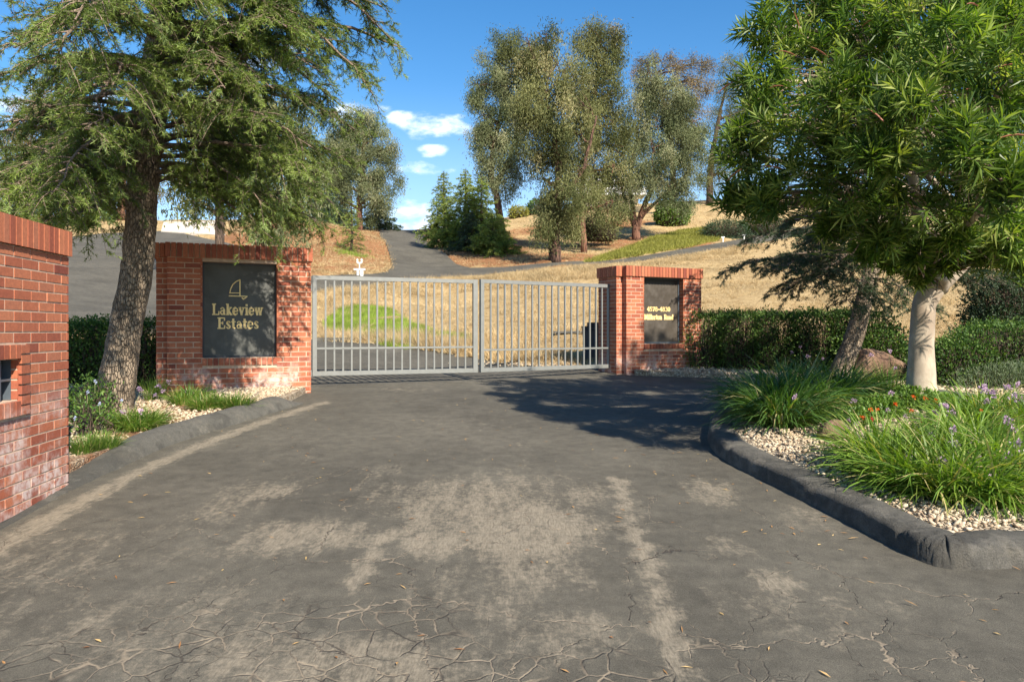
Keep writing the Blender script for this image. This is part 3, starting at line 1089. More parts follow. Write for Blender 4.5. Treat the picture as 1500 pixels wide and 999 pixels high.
def pillar(name, label, A, B, thick, zb, zt, hole_px, step_side, g):
    A, B = np.array(A, float), np.array(B, float)
    U = (B - A) / np.linalg.norm(B - A)
    N = np.array((U[1], -U[0]))
    Wd = float(np.linalg.norm(B - A))
    (ua, zt_h), (ub, zb_h) = on_face(hole_px[0], hole_px[1], A, U), on_face(hole_px[2], hole_px[3], A, U)
    root = thing(name, label, 'brick pillar', (*(A + U * Wd / 2 - N * thick / 2), zb))
    capz = zt - .19
    rec = .16
    zt_h = min(zt_h, capz - .004)
    co_ = Acc()
    i = .001
    slab(co_, A, U, N, 0, ua, -thick + i, -i, zb - .3, capz)
    slab(co_, A, U, N, ub, Wd, -thick + i, -i, zb - .3, capz)
    slab(co_, A, U, N, ua, ub, -thick + i, -i, zb - .3, zb_h)
    slab(co_, A, U, N, ua, ub, -thick + i, -i, zt_h, capz)
    slab(co_, A, U, N, ua, ub, -thick + i, -rec, zb_h, zt_h)
    slab(co_, A, U, N, 0, Wd, -thick + i, -i, capz + .0005, zt - .012)
    br_ = Acc()
    sill0 = zb_h - .105
    brick_panel(br_, A, U, N, Wd, zb - COURSE * 2, capz, [(ua, ub, sill0, zt_h)], g)
    soldier(br_, A, U, N, ua - .004, ub + .004, sill0 + .004, zb_h - .002, g, .016)
    # jambs and the far faces
    brick_panel(br_, A + U * ub, -N, -U, rec, zb_h, zt_h, (), g, proud=.005)
    brick_panel(br_, A + U * ua - N * rec, N, U, rec, zb_h, zt_h, (), g, proud=.005)
    brick_panel(br_, A - N * thick, N, -U, thick, zb - COURSE * 2, capz, (), g)
    brick_panel(br_, B, -N, U, thick, zb - COURSE * 2, capz, (), g)
    brick_panel(br_, B - N * thick, -U, -N, Wd, zb - COURSE * 2, capz, (), g)
    cp = Acc()
    ov = .028
    Ac = A - U * ov
    Wc = Wd + 2 * ov
    slab(co_, Ac, U, N, .01, Wc - .01, -thick - ov + .01, ov - .01, capz + .006, zt - .016)
    soldier(cp, Ac + N * ov, U, N, 0, Wc, capz, zt, g, .003, .09)
    soldier(cp, Ac + U * Wc + N * ov, -N, U, .095, thick + 2 * ov - .0, capz, zt, g, .003, .09)
    soldier(cp, Ac - N * (thick + ov), N, -U, 0, thick + 2 * ov - .095, capz, zt, g, .003, .09)
    soldier(cp, Ac + U * Wc - N * (thick + ov), -U, -N, .095, Wc - .095, capz, zt, g, .003, .09)
    # narrow return, set back on the left end
    sw, sb = step_side
    Ar = A - U * sw - N * sb
    th2 = thick + .12
    slab(co_, Ar, U, N, i, sw - .002, -th2 + i, -i, zb - .3, capz)
    slab(co_, Ar, U, N, -ov + .01, sw - ov - .012, -th2 - ov + .01, ov - .01, capz + .006, zt - .016)
    brick_panel(br_, Ar, U, N, sw, zb - COURSE * 2, capz, (), g, phase=-.03)
    brick_panel(br_, Ar - N * th2, N, -U, th2, zb - COURSE * 2, capz, (), g)
    brick_panel(br_, Ar + U * sw - N * th2, -U, -N, sw, zb - COURSE * 2, capz, (), g)
    soldier(cp, Ar - U * ov + N * ov, U, N, 0, sw - .002, capz, zt, g, .003, .09)
    soldier(cp, Ar - U * ov - N * (th2 + ov), N, -U, 0, th2 + 2 * ov - .095, capz, zt, g, .003, .09)
    co_.build('mortar_core', m_mortar, root)
    br_.build('brickwork', m_brick, root)
    cp.build('cap_course', m_brick, root)
    return root, A, U, N, ua, ub, zb_h, zt_h, rec


# ------------------------------------------------------------------ slab serif lettering
def arcp(cx, cy, rx, ry, a0, a1, n=10):
    t = np.radians(np.linspace(a0, a1, n))
    return [(cx + rx * math.cos(v), cy + ry * math.sin(v)) for v in t]


X = .68
GLY = {
    'L': (.78, [[(.18, 0), (.18, 1)]], [[(0, 0), (.72, 0), (.72, .30)], [(0, 1), (.38, 1)]]),
    'E': (.78, [[(.18, 0), (.18, 1)]], [[(0, 0), (.72, 0), (.72, .26)], [(0, 1), (.70, 1), (.70, .76)], [(.18, .52), (.5, .52)], [(.5, .40), (.5, .64)]]),
    'M': (1.05, [[(.16, 0), (.16, 1), (.5, .2), (.84, 1), (.84, 0)]], [[(0, 0), (.32, 0)], [(.68, 0), (1.0, 0)], [(0, 1), (.2, 1)], [(.8, 1), (1, 1)]]),
    'R': (.86, [[(.18, 0), (.18, 1)], [(.42, .5), (.68, .02)]], [[(0, 0), (.36, 0)], [(0, 1), (.45, 1)], [(.45, 1)] + arcp(.45, .75, .22, .25, 90, -90) + [(.18, .5)], [(.62, 0), (.82, 0)]]),
    'a': (.62, [[(.44, .02), (.44, .45)]], [arcp(.27, .45, .18, .21, 20, 160), arcp(.25, .2, .18, .19, 20, 340), [(.44, .02), (.58, .02)]]),
    'k': (.68, [[(.16, 0), (.16, 1)], [(.28, .32), (.52, .02)]], [[(0, 0), (.3, 0)], [(0, 1), (.16, 1)], [(.18, .3), (.48, .64)], [(.38, X), (.62, X)], [(.44, 0), (.66, 0)]]),
    'e': (.6, [arcp(.29, .33, .24, .33, 90, 270)], [arcp(.29, .33, .24, .33, 0, 90), [(.06, .34), (.53, .34)], arcp(.29, .33, .24, .33, 270, 325)]),
    'v': (.64, [[(.1, X), (.31, 0)]], [[(.31, 0), (.52, X)], [(0, X), (.24, X)], [(.40, X), (.63, X)]]),
    'i': (.36, [[(.17, 0), (.17, X)], [(.17, .9), (.17, .98)]], [[(0, 0), (.33, 0)], [(0, X), (.17, X)]]),
    'w': (.92, [[(.1, X), (.28, 0)], [(.46, X), (.64, 0)]], [[(.28, 0), (.46, X)], [(.64, 0), (.82, X)], [(0, X), (.24, X)], [(.70, X), (.93, X)]]),
    's': (.52, [[(.12, .48), (.40, .20)]], [arcp(.26, .50, .18, .17, 20, 200), arcp(.26, .18, .19, .17, 20, -160)]),
    't': (.44, [[(.18, .12), (.18, .9)]], [[(0, X - .04), (.40, X - .04)], arcp(.29, .12, .11, .11, 180, 320)]),
    'l': (.36, [[(.17, 0), (.17, 1)]], [[(0, 0), (.33, 0)], [(0, 1), (.17, 1)]]),
    'r': (.52, [[(.16, 0), (.16, X)]], [[(0, 0), (.34, 0)], [(0, X), (.16, X)], arcp(.32, .46, .16, .19, 170, 30)]),
    'o': (.62, [arcp(.3, .33, .25, .33, 120, 240), arcp(.3, .33, .25, .33, -60, 60)], [arcp(.3, .33, .25, .33, 0, 360, 18)]),
    'n': (.70, [[(.16, 0), (.16, X)], [(.52, 0), (.52, .45)]], [[(0, 0), (.3, 0)], [(.4, 0), (.66, 0)], [(0, X), (.16, X)], arcp(.34, .44, .18, .22, 0, 170)]),
    'd': (.68, [[(.50, 0), (.50, 1)]], [arcp(.28, .32, .22, .32, 30, 330), [(.34, 1), (.50, 1)], [(.50, 0), (.64, 0)]]),
    '4': (.66, [[(.46, 0), (.46, 1)]], [[(.46, 1), (.05, .32), (.64, .32)], [(.32, 0), (.6, 0)]]),
    '5': (.62, [[(.14, .98), (.12, .55)]], [[(.12, .95), (.52, .95)], arcp(.29, .33, .26, .30, 125, -140)]),
    '7': (.60, [[(.54, .94), (.24, 0)]], [[(.06, .74), (.06, .94), (.55, .94)]]),
    '8': (.62, [], [arcp(.3, .75, .19, .22, 0, 360, 16), arcp(.3, .27, .24, .27, 0, 360, 16)]),
    '3': (.60, [], [arcp(.28, .75, .20, .22, 150, -90), arcp(.28, .27, .24, .27, 90, -150)]),
    '0': (.64, [arcp(.3, .5, .23, .48, 120, 240), arcp(.3, .5, .23, .48, -60, 60)], [arcp(.3, .5, .23, .48, 0, 360, 20)]),
    '-': (.40, [[(.06, .40), (.34, .40)]], []),
    ' ': (.55, [], []),
}


def text_mesh(acc, s, O, U, N, z, size, total=None, thick=.17, thin=.085, lift=.006):
    """lettering on a vertical face, O = centre point of the line on the face"""
    adv = sum(GLY[c][0] + .07 for c in s) - .07
    kx = size if total is None else total / adv
    u = -adv * kx / 2
    U3, N3 = np.array((*U, 0.0)), np.array((*N, 0.0))
    Z3 = np.array((0, 0, 1.0))
    O3 = np.array((O[0], O[1], z))
    for c in s:
        w, bold, fine = GLY[c]
        for lst, th in ((bold, thick), (fine, thin)):
            for pl in lst:
                for k in range(len(pl) - 1):
                    (ax, ay), (bx, by) = pl[k], pl[k + 1]
                    p = np.array((ax * kx, ay * size))
                    q = np.array((bx * kx, by * size))
                    d = q - p
                    L = np.linalg.norm(d)
                    if L < 1e-6:
                        continue
                    d /= L
                    p = p - d * th * size * .25
                    q = q + d * th * size * .25
                    n2 = np.array((-d[1], d[0])) * th * size * .5
                    lf = lift + .0002 * ((k * 7 + int(ax * 50)) % 5)
                    cs = [p - n2, q - n2, q + n2, p + n2]
                    bot = [O3 + U3 * (u + e[0]) + Z3 * e[1] for e in cs]
                    top = [v_ + N3 * lf for v_ in bot]
                    acc.add(bot + top, BOXF, .5)
        u += (w + .07) * kx


gbrick = np.random.default_rng(5)
# ---- left sign pillar
pl, A, U, N, ua, ub, z0h, z1h, rec = pillar('brick_sign_pillar', 'brick pillar left of the gate framing the sign with a gold sailboat',
                                           (-4.42, 9.19), (-2.78, 9.9), .50, .60, 2.575, (296, 383, 406, 523), (.13, .11), gbrick)
mid = A + U * (ua + ub) / 2 - N * (rec - .028)
sg = thing('sign_panel', 'large dusty dark sign reading Lakeview Estates under a gold sailboat', 'sign', (*mid, z0h))
a = Acc()
slab(a, A, U, N, ua + .006, ub - .006, -rec + .001, -rec + .028, z0h + .003, z1h - .003)
a.build('panel', m_sign_l, sg)
a = Acc()
f = .028
for (p0, p1, q0, q1) in ((ua + .002, ub - .002, z0h + .001, z0h + f), (ua + .002, ub - .002, z1h - f, z1h - .001), (ua + .002, ua + f, z0h + f + .001, z1h - f - .001), (ub - f, ub - .002, z0h + f + .001, z1h - f - .001)):
    slab(a, A, U, N, p0, p1, -rec + .0285, -rec + .045, q0, q1)
a.build('frame', m_black, sg)
face = A - N * (rec - .0283)
for s, pyb, pyt, xa, xb in (('Lakeview', 461, 446, 311, 385), ('Estates', 481, 466, 319, 379)):
    u0, zb_ = on_face(xa, pyb, face, U)
    u1, _ = on_face(xb, pyb, face, U)
    _, zt_ = on_face((xa + xb) / 2, pyt, face, U)
    _, zb_ = on_face((xa + xb) / 2, pyb, face, U)
    a = Acc()
    text_mesh(a, s, face + U * (u0 + u1) / 2, U, N, zb_, zt_ - zb_, total=u1 - u0, thick=.20, thin=.11)
    a.build('lettering', m_gold, sg)


def face_line(acc, pts, th):
    q = []
    for x_, y_ in pts:
        u_, z_ = on_face(x_, y_, face, U)
        q.append((u_, z_))
    for k in range(len(q) - 1):
        p, r_ = np.array(q[k]), np.array(q[k + 1])
        d = (r_ - p) / np.linalg.norm(r_ - p)
        n2 = np.array((-d[1], d[0])) * th / 2
        cs = [p - d * th * .3 - n2, r_ + d * th * .3 - n2, r_ + d * th * .3 + n2, p - d * th * .3 + n2]
        b3 = [np.array((*(face + U * e[0]), e[1])) for e in cs]
        acc.add(b3 + [v_ + np.array((*N, 0)) * (.005 + .0002 * (k % 3)) for v_ in b3], BOXF, .5)


a = Acc()
face_line(a, [(351.5, 410), (351.5, 433)], .014)
face_line(a, [(351.5, 410), (346, 412.5), (341, 417), (338, 423), (336.5, 429.5)], .012)
face_line(a, [(336.5, 429.3), (351, 429.3)], .009)
face_line(a, [(335.5, 433.5), (362, 434.2), (359.5, 436.5), (356.5, 438.3), (354.5, 436.5)], .013)
a.build('sailboat_emblem', m_gold, sg)

# ---- right sign pillar
pr, A, U, N, ua, ub, z0h, z1h, rec = pillar('brick_sign_pillar', 'brick pillar right of the gate with the street number sign',
                                           (2.03, 12.72), (3.55, 13.46), .46, .665, 2.59, (943, 406, 1001, 503), (.13, .12), gbrick)
mid = A + U * (ua + ub) / 2 - N * (rec - .028)
sg = thing('sign_panel', 'speckled dark sign with gold street numbers and road name', 'sign', (*mid, z0h))
a = Acc()
slab(a, A, U, N, ua + .006, ub - .006, -rec + .001, -rec + .028, z0h + .003, z1h - .003)
a.build('panel', m_sign_r, sg)
a = Acc()
for (p0, p1, q0, q1) in ((ua + .002, ub - .002, z0h + .001, z0h + f), (ua + .002, ub - .002, z1h - f, z1h - .001), (ua + .002, ua + .012, z0h + f + .001, z1h - f - .001), (ub - f, ub - .002, z0h + f + .001, z1h - f - .001)):
    slab(a, A, U, N, p0, p1, -rec + .0285, -rec + .050, q0, q1)
a.build('frame', m_slate, sg)
face = A - N * (rec - .0283)
for s, pyb, pyt, xa, xb in (('4578-4830', 456, 449.8, 947.5, 981.5), ('Millerton Road', 468, 461, 943.8, 986)):
    u0, _ = on_face(xa, pyb, face, U)
    u1, _ = on_face(xb, pyb, face, U)
    _, zt_ = on_face((xa + xb) / 2, pyt, face, U)
    _, zb_ = on_face((xa + xb) / 2, pyb, face, U)
    a = Acc()
    text_mesh(a, s, face + U * (u0 + u1) / 2, U, N, zb_, zt_ - zb_, total=u1 - u0, thick=.23, thin=.14)
    a.build('lettering', m_gold, sg)

# ---- the brick wall at the left edge, facing across the drive
E0 = np.array((-3.235, 5.22))
E1 = np.array((-3.12, 4.37))
Ud = (E0 - E1) / np.linalg.norm(E0 - E1)
LW = 1.75
Aw = E0 - Ud * LW                      # near end
Nw = np.array((Ud[1], -Ud[0]))         # towards +X
zb, zt = .27, 2.165
th = .62
root = thing('brick_mailbox_wall', 'tall brick wall at the left edge with a framed opening', 'brick wall', (*(Aw + Ud * LW / 2 - Nw * th / 2), zb))
capz = zt - .185
u_r, zo_t = on_face(25.5, 526, Aw, Ud)
_, zo_b = on_face(25.5, 586, Aw, Ud)
u_l = u_r - .62
rd = .30
c_ = Acc()
slab(c_, Aw, Ud, Nw, 0, u_l, -th, -.001, zb - .4, capz)
slab(c_, Aw, Ud, Nw, u_r, LW - .004, -th, -.001, zb - .4, capz)
slab(c_, Aw, Ud, Nw, u_l, u_r, -th, -.001, zb - .4, zo_b)
slab(c_, Aw, Ud, Nw, u_l, u_r, -th, -.001, zo_t, capz)
slab(c_, Aw, Ud, Nw, u_l, u_r, -th, -rd, zo_b, zo_t)
slab(c_, Aw, Ud, Nw, 0, LW + .01, -th - .01, .010, capz + .005, zt - .015)
c_.build('mortar_core', m_mortar, root)
b_ = Acc()
brick_panel(b_, Aw, Ud, Nw, LW, zb - COURSE * 3, capz, [(u_l - .105, u_r + .105, zo_b - .105, zo_t + .095)], gbrick, phase=-.08)
brick_panel(b_, E0, -Nw, Ud, th, zb - COURSE * 3, capz, (), gbrick)
brick_panel(b_, E0 - Nw * th, -Ud, -Nw, LW, zb - COURSE * 3, capz, (), gbrick)
b_.build('brickwork', m_brick, root)
b_ = Acc()
soldier(b_, Aw + Nw * .0, Ud, Nw, 0, LW + .022, capz, zt, gbrick, .024, .10)
soldier(b_, E0 + Ud * .018 - Nw * .08, -Nw, Ud, 0, th - .06, capz, zt, gbrick, .003, .10)
soldier(b_, E0 - Nw * (th + .02) + Ud * .018, -Ud, -Nw, .1, LW, capz, zt, gbrick, .003, .09)
b_.build('cap_course', m_brick, root)
b_ = Acc()
pf = .026
soldier(b_, Aw, Ud, Nw, u_l - .10, u_r - .002, zo_t + .002, zo_t + .095, gbrick, pf, .04)
soldier(b_, Aw, Ud, Nw, u_l - .10, u_r - .002, zo_b - .10, zo_b - .002, gbrick, pf, .04)
nb = 7
hh = (zo_t + .095 - zo_b + .10) / nb
for k in range(nb):
    for uu in (u_r + .001, u_l - .202):
        slab(b_, Aw, Ud, Nw, uu, uu + .098, -.10, pf + gbrick.normal(0, .0008), zo_b - .10 + k * hh + .006, zo_b - .10 + (k + 1) * hh - .006, float(gbrick.beta(2.2, 2.2)))
brick_panel(b_, Aw + Ud * u_r, -Nw, -Ud, .28, zo_b, zo_t, (), gbrick, proud=.004)
b_.build('opening_frame', m_brick, root)
lat = Acc()
cw = (u_r - u_l) / 5
for k in range(6):
    uu = u_l + k * cw
    slab(lat, Aw, Ud, Nw, max(uu - .008, u_l + .001), min(uu + .008, u_r - .006), -rd + .002, -.035, zo_b + .002, zo_t - .002)
hz = (zo_t - zo_b) / 2
for k in range(5):
    slab(lat, Aw, Ud, Nw, u_l + k * cw + .009, u_l + (k + 1) * cw - .009, -rd + .002, -.035, zo_b + hz - .007, zo_b + hz + .007)
slab(lat, Aw, Ud, Nw, u_l + .002, u_r - .002, -rd - .02, -rd + .0015, zo_b + .002, zo_t - .002)
gr_ = lat.build('metal_lattice', m_slate, root)

# ------------------------------------------------------------------ the gate
GL = np.array((-2.985, 10.72))
GM = np.array((-.565, 11.66))
GR = np.array((1.80, 13.02))


def leaf_gate(label, a0, a1, ztop, zbot, zmid):
    U = (a1 - a0) / np.linalg.norm(a1 - a0)
    N = np.array((U[1], -U[0]))
    L = float(np.linalg.norm(a1 - a0))
    o = thing('gate_leaf', label, 'gate', (*((a0 + a1) / 2), zbot), 'leaves of the driveway gate')
    d = .025
    for u0, u1 in ((0, .062), (L - .075, L)):
        b = Acc()
        slab(b, a0, U, N, u0, u1, -d - .004, d + .004, zbot, ztop)
        b.build('stile', m_gate, o)
    for nm, za, zb_, dd in (('top_rail', ztop - .062, ztop - .002, d), ('bottom_rail', zbot + .002, zbot + .068, d), ('middle_rail', zmid - .014, zmid + .014, d - .005)):
        b = Acc()
        slab(b, a0, U, N, .0625, L - .0755, -dd, dd, za, zb_)
        b.build(nm, m_gate, o)
    n = 18
    for k in range(n):
        u = .062 + (L - .137) * (k + 1) / (n + 1)
        b = Acc()
        slab(b, a0, U, N, u - .0125, u + .0125, -.0125, .0125, zbot + .069, zmid - .0145)
        slab(b, a0, U, N, u - .0125, u + .0125, -.0125, .0125, zmid + .0145, ztop - .063)
        b.build('bar', m_gate, o)
    return U, N, L


Ug, Ng, Lg = leaf_gate('left leaf of the grey steel bar gate, beside the sailboat sign pillar', GL, GM, 2.262, .757, 1.17)
leaf_gate('right leaf of the grey steel bar gate, beside the street number pillar', GM + np.array((.045, .02)), GR, 2.272, .757, 1.12)
# latch post hanging on the right leaf's meeting edge and the hinge posts at the pillars
for nm, lab, p, z0, z1, w in (('gate_post', 'dark steel hinge post fixed to the right pillar beside the gate', GR + np.array((.075, .045)), .62, 2.36, .085),
                              ('gate_post', 'dark steel hinge post at the left pillar beside the gate', GL - np.array((.07, .035)), .58, 2.26, .07)):
    o = thing(nm, lab, 'gate post', (*p, z0), 'hinge posts of the gate')
    b = Acc()
    slab(b, p - Ug * w / 2, Ug, Ng, 0, w, -w / 2, w / 2, z0, z1)
    b.build('post', m_gate_dark, o)
    for zz in (z0 + .22, z1 - .18):
        b = Acc()
        tube(b, [(*(p + Ng * .0 + Ug * (-.055 if p[0] > 0 else .055)), zz - .05), (*(p + Ug * (-.055 if p[0] > 0 else .055)), zz + .05)], .017, 8)
        b.build('hinge', m_gate, o)
    b = Acc()
    slab(b, p - Ug * (w / 2 + .006), Ug, Ng, 0, w + .012, -w / 2 - .006, w / 2 + .006, z1 + .001, z1 + .012)
    b.build('post_cap', m_gate, o)


# ------------------------------------------------------------------ plants
def rand_unit(g, n):
    return nrm(g.normal(size=(n, 3)))


def crown_lobes(acc, lobes, g, per_m3=30, clump_r=.32, per_clump=40, L=.16, Wd=.035, droop=.9, tmu=.5, shell=.55, jit=.35, hang=.35):
    """leaf clumps spread through ellipsoid lobes. lobes: (centre, radii)"""
    for c, r in lobes:
        c, r = np.asarray(c, float), np.broadcast_to(np.asarray(r, float), (3,))
        vol = 4.19 * r.prod()
        nC = max(6, int(vol * per_m3))
        d = rand_unit(g, nC) * (shell + (1 - shell) * g.random((nC, 1))) ** .8
        cc = c + d * r * (1 + g.normal(0, .12, (nC, 1)))
        ct = np.clip(tmu + g.normal(0, .26, nC), .03, .97)
        n = nC * per_clump
        idx = np.repeat(np.arange(nC), per_clump)
        rel = g.normal(size=(n, 3)) * clump_r * np.array((.5, .5, .5))
        rel[:, 2] -= np.abs(g.normal(0, clump_r * hang, n))
        O = cc[idx] + rel
        A = g.normal(size=(n, 3)) * .55
        A[:, 2] -= droop
        leaves(acc, O, A, L * g.uniform(.7, 1.3, n), Wd * g.uniform(.7, 1.3, n), np.clip(ct[idx] + g.normal(0, .08, n), 0, 1), .12, g, bend=.1)


def bez(a, b, c, n=8):
    t = np.linspace(0, 1, n)[:, None]
    return (1 - t) ** 2 * np.asarray(a) + 2 * t * (1 - t) * np.asarray(b) + t ** 2 * np.asarray(c)


def lobe_tree(name, label, cat, trunks, lobes, leafmat, barkmat, seed, group=None, limb_r=.10, **kw):
    """trunks: list of (points, radii); lobes: (centre, radii)"""
    g = np.random.default_rng(seed)
    base = np.array(trunks[0][0][0], float)
    o = thing(name, label, cat, base, group)
    w = Acc()
    allp = []
    for pts, rad in trunks:
        pts = np.asarray(pts, float)
        n = max(8, len(pts) * 4)
        pp = spline(pts, n)
        pp = pp + np.vstack([np.zeros((2, 3)), g.normal(0, .02, (n - 2, 3))]) * np.linspace(0, 1, n)[:, None] * 2
        rr = np.interp(np.linspace(0, 1, n), np.linspace(0, 1, len(rad)), rad) * (.68 if base[1] > 20 else 1)
        pp[0, 2] -= .15
        tube(w, pp, rr, 10, wob=.07, seed=seed)
        allp += [(p, r_) for p, r_ in zip(pp, rr)]
    AP = np.array([p for p, _ in allp])
    AR = np.array([r_ for _, r_ in allp])
    for c, r in lobes:
        c = np.asarray(c, float)
        r = np.broadcast_to(np.asarray(r, float), (3,))
        score = np.linalg.norm(AP - c, axis=1) + np.where(AP[:, 2] > c[2] - .1, 3.0, 0) + np.where(AP[:, 2] < base[2] + 1.0, 2.0, 0)
        k = int(score.argmin())
        s = AP[k]
        m = (s + c) / 2 + np.array((0, 0, .15 * np.linalg.norm(c - s)))
        q = bez(s, m, c + np.array((0, 0, r[2] * .4)), 8)
        q[1:-1] += g.normal(0, .05, (6, 3))
        tube(w, q, np.linspace(min(AR[k] * .75, limb_r), .025, 8), 6)
        nb = 7
        e = c + rand_unit(g, nb) * r * .9
        for j in range(nb):
            st = q[g.integers(3, 8)]
            qq = bez(st, (st + e[j]) / 2 + g.normal(0, .1, 3), e[j], 5)
            tube(w, qq, np.linspace(.03, .008, 5), 4, cap=False)
    w.build('trunk', barkmat, o, smooth=True)
    a = Acc()
    crown_lobes(a, lobes, g, **kw)
    a.build('crown', leafmat, o)
    return o


def LP(px, py, rpx, D, dd=0.0, sy=1.0, sz=1.0):
    p = P(px, py, D + dd)
    r = rpx / FPX * D * (1.03 if D > 20 else 1)
    return p, (r, r * .9, r * sz)


# cedar type limbs -----------------------------------------------------------
def limb(wood, fol, s, e, g, arch=.25, sec_len=.75, sec_step=.10, ter_step=.055, ter_len=.14, nl=.035, nw=.0045, per=16, r0=.05, t0=.22, tint=.5, droop=.45, k=6):
    s, e = np.asarray(s, float), np.asarray(e, float)
    L = np.linalg.norm(e - s)
    n = 14
    t = np.linspace(0, 1, n)
    P_ = s + (e - s) * t[:, None]
    P_[:, 2] += arch * 4 * t * (1 - t) * L * .3
    P_[1:-1] += g.normal(0, .012 * L, (n - 2, 3)) * np.array((1, 1, .5))
    tube(wood, P_, np.linspace(r0, r0 * .15, n), k, cap=False, wob=.05, seed=int(g.integers(1e6)))
    ns = int(L * (1 - t0) / sec_step) * 2
    ts = np.sort(g.uniform(t0, 1.0, ns))
    pos = np.stack([np.interp(ts, t, P_[:, i]) for i in range(3)], -1)
    fwd = nrm((e - s) * np.array((1, 1, .6)))
    side = nrm(np.cross(fwd, (0, 0, 1.0)))
    sg_ = np.where(g.random(ns) < .5, -1, 1)[:, None]
    d = nrm(side * sg_ * g.uniform(.5, 1.1, (ns, 1)) + fwd * g.uniform(.3, 1.0, (ns, 1)) + g.normal(0, .18, (ns, 3)) + np.array((0, 0, .05)))
    sl = sec_len * (1.15 - .65 * ts) * g.uniform(.45, 1.15, ns) * min(1.0, L / 2.0 + .3)
    m = 5
    tt = np.linspace(0, 1, m + 1)
    sp = pos[:, None] + d[:, None] * (sl[:, None] * tt[None])[..., None]
    sp[..., 2] -= droop * sl[:, None] * tt[None] ** 2 * g.uniform(.4, 1.6, (ns, 1))
    for i in range(m):
        sticks(wood, sp[:, i], sp[:, i + 1], .006 * (1 - i / m) + .0015, .006 * (1 - (i + 1) / m) + .0015)
    sl_t = np.repeat(np.clip(tint + g.normal(0, .17, ns), 0, 1), 1)
    # tertiary shoots
    nt = np.maximum(2, (sl / ter_step * 1.6).astype(int))
    ii = np.repeat(np.arange(ns), nt)
    tf = g.uniform(.1, 1.0, len(ii))
    f = tf * m
    i0 = np.minimum(f.astype(int), m - 1)
    fr = (f - i0)[:, None]
    O = sp[ii, i0] * (1 - fr) + sp[ii, i0 + 1] * fr
    ax = nrm(sp[ii, i0 + 1] - sp[ii, i0])
    sd = nrm(np.cross(ax, (0, 0, 1.0)))
    A = nrm(ax * g.uniform(.4, 1, (len(ii), 1)) + sd * g.choice((-1, 1), (len(ii), 1)) * g.uniform(.2, .9, (len(ii), 1)) + g.normal(0, .22, (len(ii), 3)) + np.array((0, 0, -.18)))
    TL = ter_len * g.uniform(.5, 1.3, len(ii)) * (1.1 - .5 * tf)
    sticks(wood, O, O + A * TL[:, None], .0022, .0012)
    # needles in bristly rows along the shoots
    jj = np.repeat(np.arange(len(ii)), per)
    u = g.uniform(0, 1.05, len(jj))[:, None]
    NO = O[jj] + A[jj] * TL[jj][:, None] * u
    ND = A[jj] * .72 + rand_unit(g, len(jj)) * .7 + np.array((0, 0, .08))
    tn = np.clip(sl_t[ii][jj] - .22 + .42 * tf[jj] * ts[ii][jj] + .12 * u[:, 0] + g.normal(0, .12, len(jj)), 0, 1)
    needles(fol, NO, ND, nl * g.uniform(.7, 1.2, len(jj)), nw, tn, g)


# ---- the big deodar at the left ------------------------------------------------
g = np.random.default_rng(21)
tD = 7.6


def TP(px, py, D=tD):
    return P(px, py, D)


trunk_pts = [TP(163, 600), TP(168, 575), TP(178, 520), TP(188, 460), TP(200, 400), TP(206, 330), TP(209, 270), TP(214, 200), TP(226, 130), TP(238, 60), TP(244, 0), TP(250, -120), TP(252, -300), TP(252, -520)]
cedar = thing('cedar_tree', 'big deodar cedar with a leaning scaly trunk beside the sailboat sign', 'tree', trunk_pts[0])
w = Acc()
tp_ = spline(trunk_pts, 70)
tr_ = np.interp(np.linspace(0, 1, 70), np.linspace(0, 1, 14), [.225, .188, .165, .158, .155, .15, .15, .175, .165, .155, .145, .12, .09, .04])
tp_[0, 2] -= .15
tube(w, tp_, tr_, 28, wob=.035, seed=4)
lw, lf = Acc(), Acc()


def tz(py):
    i = np.argmin(np.abs((HOR - (tp_[:, 2] * 0 + 0)) * 0 + np.abs(HOR - (tp_[:, 2] - EYE) / tp_[:, 1] * FPX - py)))
    return tp_[i]


